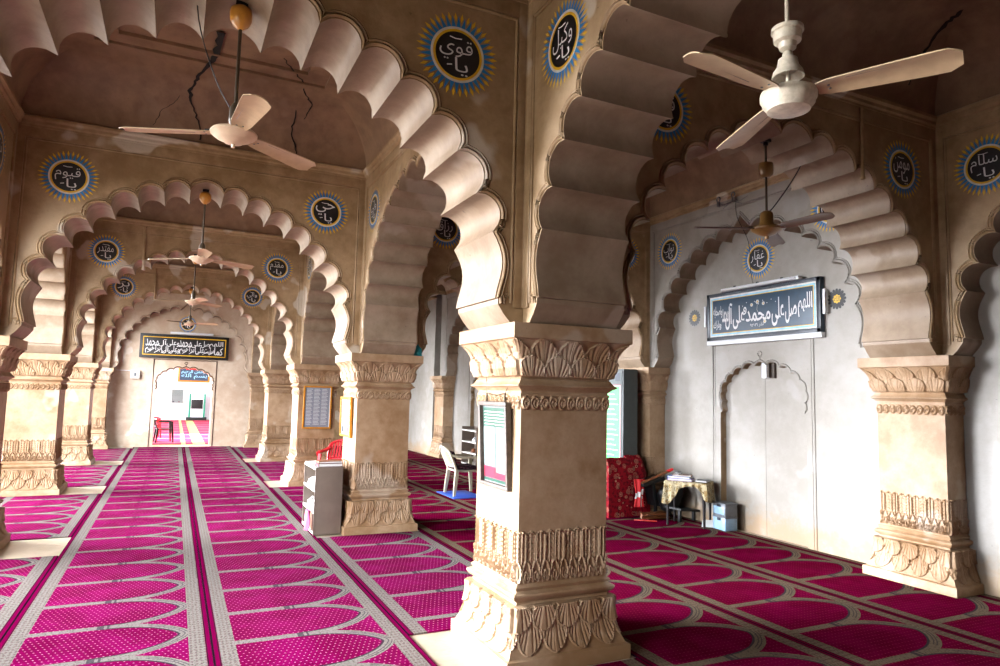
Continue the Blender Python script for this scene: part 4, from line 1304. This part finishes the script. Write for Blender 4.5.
for a_, n_ in ((.30, 'board'), (-.30, 'board')):
    mb = MB(); mb.box(-.20, .20, -.09, .09, -.010, .010, M=Matrix.Rotation(a_, 4, 'X') @ Matrix.Translation((0, 0, .0)), bev=0)
    mb.box(-.28, -.18, -.07, -.03, -.010, .010, M=Matrix.Rotation(a_, 4, 'X')); mb.box(.18, .28, .03, .07, -.010, .010, M=Matrix.Rotation(a_, 4, 'X'))
    mb.obj('board', M['woodbr'], rh, (0, 0, .055))
mb = MB(); mb.box(-.16, .16, -.012, .012, 0, .014, bev=.004); mb.box(-.05, .05, .02, .035, 0, .012, bev=.003)
o = mb.obj('red_stick', M['redcl'], None, (6.18, 7.93, .001), (0, 0, math.radians(-38))); tag(o, 'thin red stick lying on the carpet in front of the rugs', 'stick')
o.data.materials[0] = simple('orange_red_plastic', (226, 62, 46), .4)
lb = empty('low_bench', (6.78, 7.98, 0), .1); tag(lb, 'low black bench on the floor behind the cloth-covered table', 'bench')
mb = MB(); mb.box(-.24, .16, -.30, .30, .14, .17, bev=.006, M=Matrix.Rotation(.10, 4, 'Y')); mb.obj('top', M['blackpl'], lb)
for y in (-.24, .24):
    for x0 in (-.20, .08):
        mb = MB(); mb.box(x0, x0+.04, y-.02, y+.02, 0, .16 if x0 < 0 else .14, bev=.004); mb.obj('leg', M['blackpl'], lb)

# the table with batik cloth
tb = empty('side_table', (6.60, 7.50, 0), math.radians(-56)); tag(tb, 'small dark-legged table covered by a beige batik cloth by the white wall', 'table')
mb = MB(); mb.box(-.27, .27, -.19, .19, .575, .60, bev=.004); mb.obj('tabletop', M['blackpl'], tb)
for x in (-.245, .245):
    for y in (-.165, .165):
        mb = MB(); mb.tube([(x*1.03, y*1.03, 0), (x, y, .58)], [.016, .024], 10); mb.obj('leg', simple('dark_table_leg', (30, 23, 22), .5, spec=.2), tb)
mb = MB(); N = 36
zl = [(-.29, .30), (-.24, .28), (-.16, .36), (-.08, .50), (0, .55), (.12, .56), (.20, .52), (.25, .42), (.29, .36)]
top = []; bot = []
per = []
a_, b_ = .29, .21
for i_ in range(N+1): per.append((-a_+2*a_*i_/N, -b_))
for i_ in range(1, 13): per.append((a_, -b_+2*b_*i_/12))
left = [(-a_, b_-2*b_*i_/12) for i_ in range(12)]
per = left+per
v = []; f = []
for k, (x, y) in enumerate(per):
    if y <= -b_+1e-6: z = float(np.interp(x, [q[0] for q in zl], [q[1] for q in zl]))
    elif x < 0: z = .34+.05*math.sin(k)
    else: z = float(np.interp(y, [-b_, b_], [.36, .30]))
    for j in range(7):
        t = j/6
        w_ = t*.018*math.sin(k*1.1)
        nx = (-1 if x <= -a_+1e-6 else (1 if x >= a_-1e-6 else 0)); ny = -1 if y <= -b_+1e-6 else 0
        v.append((x+nx*(w_+.02*t), y+ny*(w_+.02*t), .606+(z-.606)*t))
for k in range(len(per)-1):
    for j in range(6): f.append((k*7+j, (k+1)*7+j, (k+1)*7+j+1, k*7+j+1))
mb.add(v, f); mb.add([(-a_, -b_, .606), (a_, -b_, .606), (a_, b_, .606), (-a_, b_, .606)], [(0, 1, 2, 3)])
o = mb.obj('tablecloth', M['batik'], None, (6.60, 7.50, 0), (0, 0, math.radians(-56)), sharp=70)
o.modifiers.new('t', 'SOLIDIFY').thickness = .004
tag(o, 'beige batik cloth with black motifs draped over the small table', 'tablecloth')
def on_table(x, y): 
    a = math.radians(-56); return (6.60+x*math.cos(a)-y*math.sin(a), 7.50+x*math.sin(a)+y*math.cos(a))
for k, (x, y, z, sx, sy, t, rz, cov, lab) in enumerate(((-.10, -.04, .611, .34, .22, .030, .05, 'violet', 'violet and white book at the bottom of the pile on the cloth-covered table'),
        (-.11, -.03, .642, .32, .21, .026, -.04, 'bluebook', 'blue book in the middle of the pile on the cloth-covered table'),
        (-.09, -.02, .669, .26, .17, .020, .15, 'woodbr', 'brown book at the top of the pile on the cloth-covered table'),
        (.19, .0, .611, .16, .22, .022, .0, 'greypl', 'grey book lying alone at the right of the cloth-covered table'))):
    px_, py_ = on_table(x, y)
    book((px_, py_, z), sx, sy, t, math.radians(-56)+rz, cov, lab, 'books on the small table')
mb = MB()
for k in range(6): mb.box(-.05+.006*k, .05-.004*k, -.035, .035, k*.006, k*.006+.005, k % 2, M=Matrix.Rotation(.35*k, 4, 'Z'))
px_, py_ = on_table(-.14, -.03)
o = mb.obj('crumpled_wrapper', [M['paper'], M['blackpl']], None, (px_, py_, .690)); tag(o, 'black and white crumpled wrapper on top of the table books', 'wrapper')
# storage boxes
def sbox(loc, label, clear):
    r = empty('storage_box', loc, math.radians(-6)); tag(r, label, 'storage box', 'stacked storage boxes')
    mb = MB(); mb.box(-.10, .10, -.13, .13, 0, .165, bev=.012); mb.obj('body', M['bluepl'] if not clear else M['greypl'], r)
    mb = MB(); mb.box(-.108, .108, -.138, .138, .160, .18, bev=.006); mb.obj('lid', M['greypl'], r)
    mb = MB(); mb.box(-.108, -.098, -.035, .035, .125, .165, bev=.004); mb.obj('latch', M['navy'], r)
    mb = MB(); mb.box(-.104, -.099, -.11, .11, .03, .13, bev=.002); mb.obj('side_panel', M['bluepl'], r)
    return r
sbox((6.86, 7.08, 0), 'pale blue storage box on the floor by the white wall, lower of two', False)
sbox((6.86, 7.08, .181), 'grey and blue storage box stacked on top of the lower one', True)
mb = MB(); mb.box(-.10, .10, -.07, .07, 0, .05, M=Matrix.Rotation(.3, 4, 'X')); 
mb = MB(); mb.poly([(-.11, -.08, .002), (.10, -.09, .004), (.11, .07, .075), (-.09, .08, .070)]); mb.poly([(-.09, .08, .070), (.11, .07, .075), (.14, .16, .010), (-.07, .17, .006)])
o = mb.obj('folded_paper', M['paper'], None, (6.80, 7.31, .0), (0, 0, -.7), smooth=False); o.modifiers.new('t', 'SOLIDIFY').thickness = .003
tag(o, 'folded white paper on the carpet beside the storage boxes', 'paper')
# turquoise cloth on the capital of the second middle pillar
bm = bmesh.new(); bmesh.ops.create_icosphere(bm, subdivisions=3, radius=1)
for v in bm.verts:
    p = v.co.copy(); v.co = Vector((p.x*.06*(1.2-.5*p.z)+.01*math.sin(7*p.z), p.y*.07, max(-.6, p.z)*.10+.06+.012*math.sin(6*p.x+4*p.y)))
me = bpy.data.meshes.new('tq'); bm.to_mesh(me); bm.free(); me.materials.append(M['turq']); me.polygons.foreach_set('use_smooth', [True]*len(me.polygons))
o = link('turquoise_cloth', me, None, (2.85, 8.48, 2.228)); tag(o, 'crumpled turquoise cloth left on the capital of the shoe rack pillar', 'cloth')

# ---------------------------------------------------------------- cracks in the vaults
def crack(pts, ws, label):
    mb = MB(); rnd = random.Random(len(pts)*13)
    P = []; W = []
    for i_ in range(len(pts)-1):
        for j in range(5):
            t = j/5
            a = Vector(pts[i_]); b = Vector(pts[i_+1])
            jit = .016 if 0 < j else 0
            P.append(a.lerp(b, t)+Vector((rnd.uniform(-jit, jit), 0, 0))); W.append(.72*(ws[i_]*(1-t)+ws[i_+1]*t)*rnd.uniform(.6, 1.3))
    P.append(Vector(pts[-1])); W.append(ws[-1])
    v = []
    for p, w_ in zip(P, W):
        v += [p-Vector((w_/2, 0, 0)), p+Vector((w_/2, 0, 0))]
    mb.add(v, [(2*i_, 2*i_+1, 2*i_+3, 2*i_+2) for i_ in range(len(P)-1)])
    o = mb.obj('ceiling_crack', M['crack'], smooth=False, recalc=False)
    o.modifiers.new('t', 'SOLIDIFY').thickness = .004
    tag(o, label, 'crack', 'dark cracks in the vault')
crack([(.203, 7.03, 5.284), (.192, 7.531, 5.284), (.086, 7.882, 5.245), (-.001, 8.088, 5.177), (-.056, 8.206, 5.101), (.007, 8.338, 4.961), (.071, 8.415, 4.813), (.094, 8.452, 4.636)], [.10, .085, .05, .045, .05, .03, .022, .02], 'long dark crack running down the nave vault beside the near left fan')
crack([(.841, 7.277, 5.284), (.952, 7.469, 5.284), (1.122, 7.757, 5.284), (1.194, 7.965, 5.226), (1.291, 8.1, 5.171), (1.23, 8.262, 5.052)], [.012, .025, .03, .025, .03, .008], 'jagged crack in the nave vault right of the near left fan, upper piece')
crack([(1.12, 8.189, 5.114), (1.1, 8.337, 4.963), (1.134, 8.413, 4.82), (1.185, 8.451, 4.652)], [.02, .03, .025, .015], 'jagged crack in the nave vault right of the near left fan, lower piece')
crack([(-.145, 8.262, 5.052), (-.242, 8.347, 4.948), (-.339, 8.394, 4.864), (-.402, 8.442, 4.716)], [.006, .012, .010, .006], 'thin short crack in the nave vault left of the long dark one')
crack([(6.25, 3.10, 5.284), (6.114, 3.393, 5.248), (6.113, 3.526, 5.216), (6.162, 3.699, 5.129), (6.164, 3.85, 4.98), (6.166, 3.93, 4.80)], [.10, .08, .07, .05, .03, .02], 'dark sooty crack in the top right corner vault')

# ---------------------------------------------------------------- the room beyond the doorway
m, nt, b = new_mat('striped_red_carpet', .8, spec=.1)
g_ = nt.nodes.new('ShaderNodeNewGeometry').outputs['Position']; sp_ = nt.nodes.new('ShaderNodeSeparateXYZ'); nt.links.new(g_, sp_.inputs[0])
yy = X(nt, sp_.outputs[1]); xx = X(nt, sp_.outputs[0])
bars = ((yy/1.9).frac()-.5).abs().lt(.05)
c_ = mixc(nt, noise(nt, g_, 2.0, 3).smooth(.3, .7), lin((206, 40, 76)), lin((176, 20, 60)))
c_ = mixc(nt, bars*.6, c_, lin((232, 150, 150)))
nt.links.new(c_, b.inputs['Base Color'])
M['redcarpet'] = m
mb = MB(); mb.box(-6, 7.4, 22.6, 40.2, -.25, -.012)
tag(mb.obj('floor', M['yellowish']), kind='structure')
for x0, x1, lab in ((-6, .30, 'red carpet on the left of the room beyond the far doorway'), (.42, .62, 'narrow red carpet strip between yellow painted-sunlight floor bands beyond the far doorway'), (.98, 6, 'red carpet on the right of the room beyond the far doorway')):
    mb = MB(); mb.box(x0, x1, 23.0, 39.8, -.0119, .0)
    o = mb.obj('red_carpet', M['redcarpet'], smooth=False); tag(o, lab, 'carpet', 'carpets in the far room')
mb = MB(); mb.box(-6, 7.4, 39.95, 40.3, -.1, 5.4); tag(mb.obj('wall_far_room', plaster('bright_limewash', (.86, .89, .93), (.74, .76, .80), (.92, .95, .98), .3)), kind='structure')
mb = MB(); mb.box(-6.2, 7.4, 27.0, 40.3, 5.4, 5.6); tag(mb.obj('ceiling_far_room', M['white']), kind='structure')
chair((-.22, 24.0, 0), .15, 'blackpl', 'black plastic armchair seen through the far doorway', 1.0)
chair((-.62, 26.2, 0), .15, 'red', 'red plastic armchair behind the black one through the far doorway', 1.05)
cl = empty('green_stand', (1.15, 39.6, 0)); tag(cl, 'green-framed white stand with a dark panel against the far room wall', 'stand')
mb = MB(); mb.box(-.50, .50, -.22, .22, 0, .16, bev=.01); mb.obj('base', M['blackpl'], cl)
mb = MB(); mb.box(-.33, .33, -.12, .12, .16, 1.38, bev=.01); mb.obj('body', M['tubel'], cl)
mb = MB(); mb.box(-.40, -.31, -.15, .15, .16, 1.40, bev=.01); mb.box(.31, .40, -.15, .15, .16, 1.40, bev=.01); mb.obj('frame', M['teal2'], cl)
mb = MB(); mb.box(-.28, .28, -.135, -.118, .60, 1.10, bev=.01); mb.obj('dark_panel', M['blackpl'], cl)
fb = empty('wall_board', (.92, 39.92, 2.42)); tag(fb, 'blue calligraphy board in a gold frame high on the far room wall', 'sign')
mb = MB(); mb.box(-.78, .78, -.03, .02, -.40, .40, bev=.01); mb.obj('frame', M['goldframe'], fb)
mb = MB(); mb.box(-.70, .70, -.036, -.028, -.32, .32); mb.obj('panel', M['teal'], fb)
mb = MB()
put_text(mb, 'بسم الله', -.62, .64, -.24, .04, -.038, 0, .01); put_text(mb, 'الرحمن الرحيم', -.62, .64, .0, .26, -.038, 0, .01)
mb.obj('lettering', M['ltblue'], fb, smooth=False, recalc=False)
mb = MB(); mb.box(-.40, .10, -.038, -.034, .25, .32); mb.obj('red_strip', M['redcl'], fb)
o = notice((.18, 39.93, 1.25), 0, .62, .78, 'pale notice with a blue corner on the far room wall', 'whitepl', 'white')
# ---------------------------------------------------------------- camera, light
cam = bpy.data.cameras.new('camera'); co = bpy.data.objects.new('camera', cam); COL.objects.link(co)
YAW, PIT, ROL, FPX = math.radians(25.6201), math.radians(5.2224), math.radians(1.3884), 673.32
F = Vector((math.sin(YAW)*math.cos(PIT), math.cos(YAW)*math.cos(PIT), math.sin(PIT)))
R = Vector((math.cos(YAW), -math.sin(YAW), 0)); U = R.cross(F)
R2 = R*math.cos(ROL)+U*math.sin(ROL); U2 = -R*math.sin(ROL)+U*math.cos(ROL)
mt = Matrix((R2, U2, -F)).transposed().to_4x4(); mt.translation = Vector((0, 0, 1.75))
co.matrix_world = mt
cam.sensor_width = 36; cam.lens = FPX*36/1000; cam.clip_start = .05; cam.clip_end = 300
SC.camera = co
w = bpy.data.worlds.new('sky'); SC.world = w; w.use_nodes = True
nt = w.node_tree; bg = nt.nodes['Background']
bg.inputs[0].default_value = (.88, .95, 1.06, 1); bg.inputs[1].default_value = 1.2
sun = bpy.data.lights.new('sun', 'SUN'); so = bpy.data.objects.new('sun', sun); COL.objects.link(so)
sun.energy = 9; sun.color = (1, .93, .82)
so.rotation_euler = Vector((-.55, .25, -1)).to_track_quat('-Z', 'Y').to_euler()
SC.view_settings.view_transform = 'Standard'; SC.view_settings.look = 'None'
SC.view_settings.gamma = 1; SC.view_settings.use_curve_mapping = False
SC.view_settings.exposure = 2.65
SC.cycles.max_bounces = 10; SC.cycles.diffuse_bounces = 8
SC.cycles.use_denoising = True
SC.cycles.sample_clamp_indirect = 10
s2 = bpy.data.lights.new('bright_hazy_sky_over_courtyard', 'SUN'); o2 = bpy.data.objects.new('hazy_sky_light', s2); COL.objects.link(o2)
s2.energy = 8.0; s2.angle = math.radians(46); s2.color = (.94, .98, 1.07)
o2.rotation_euler = Vector((1, -.42, -.20)).to_track_quat('-Z', 'Y').to_euler()

s3 = bpy.data.lights.new('hazy_sky_from_the_other_side', 'SUN'); o3 = bpy.data.objects.new('hazy_sky_light_south', s3); COL.objects.link(o3)
s3.energy = 3.0; s3.angle = math.radians(55); s3.color = (.95, .98, 1.04)
o3.rotation_euler = Vector((1, 1.0, -.30)).to_track_quat('-Z', 'Y').to_euler()
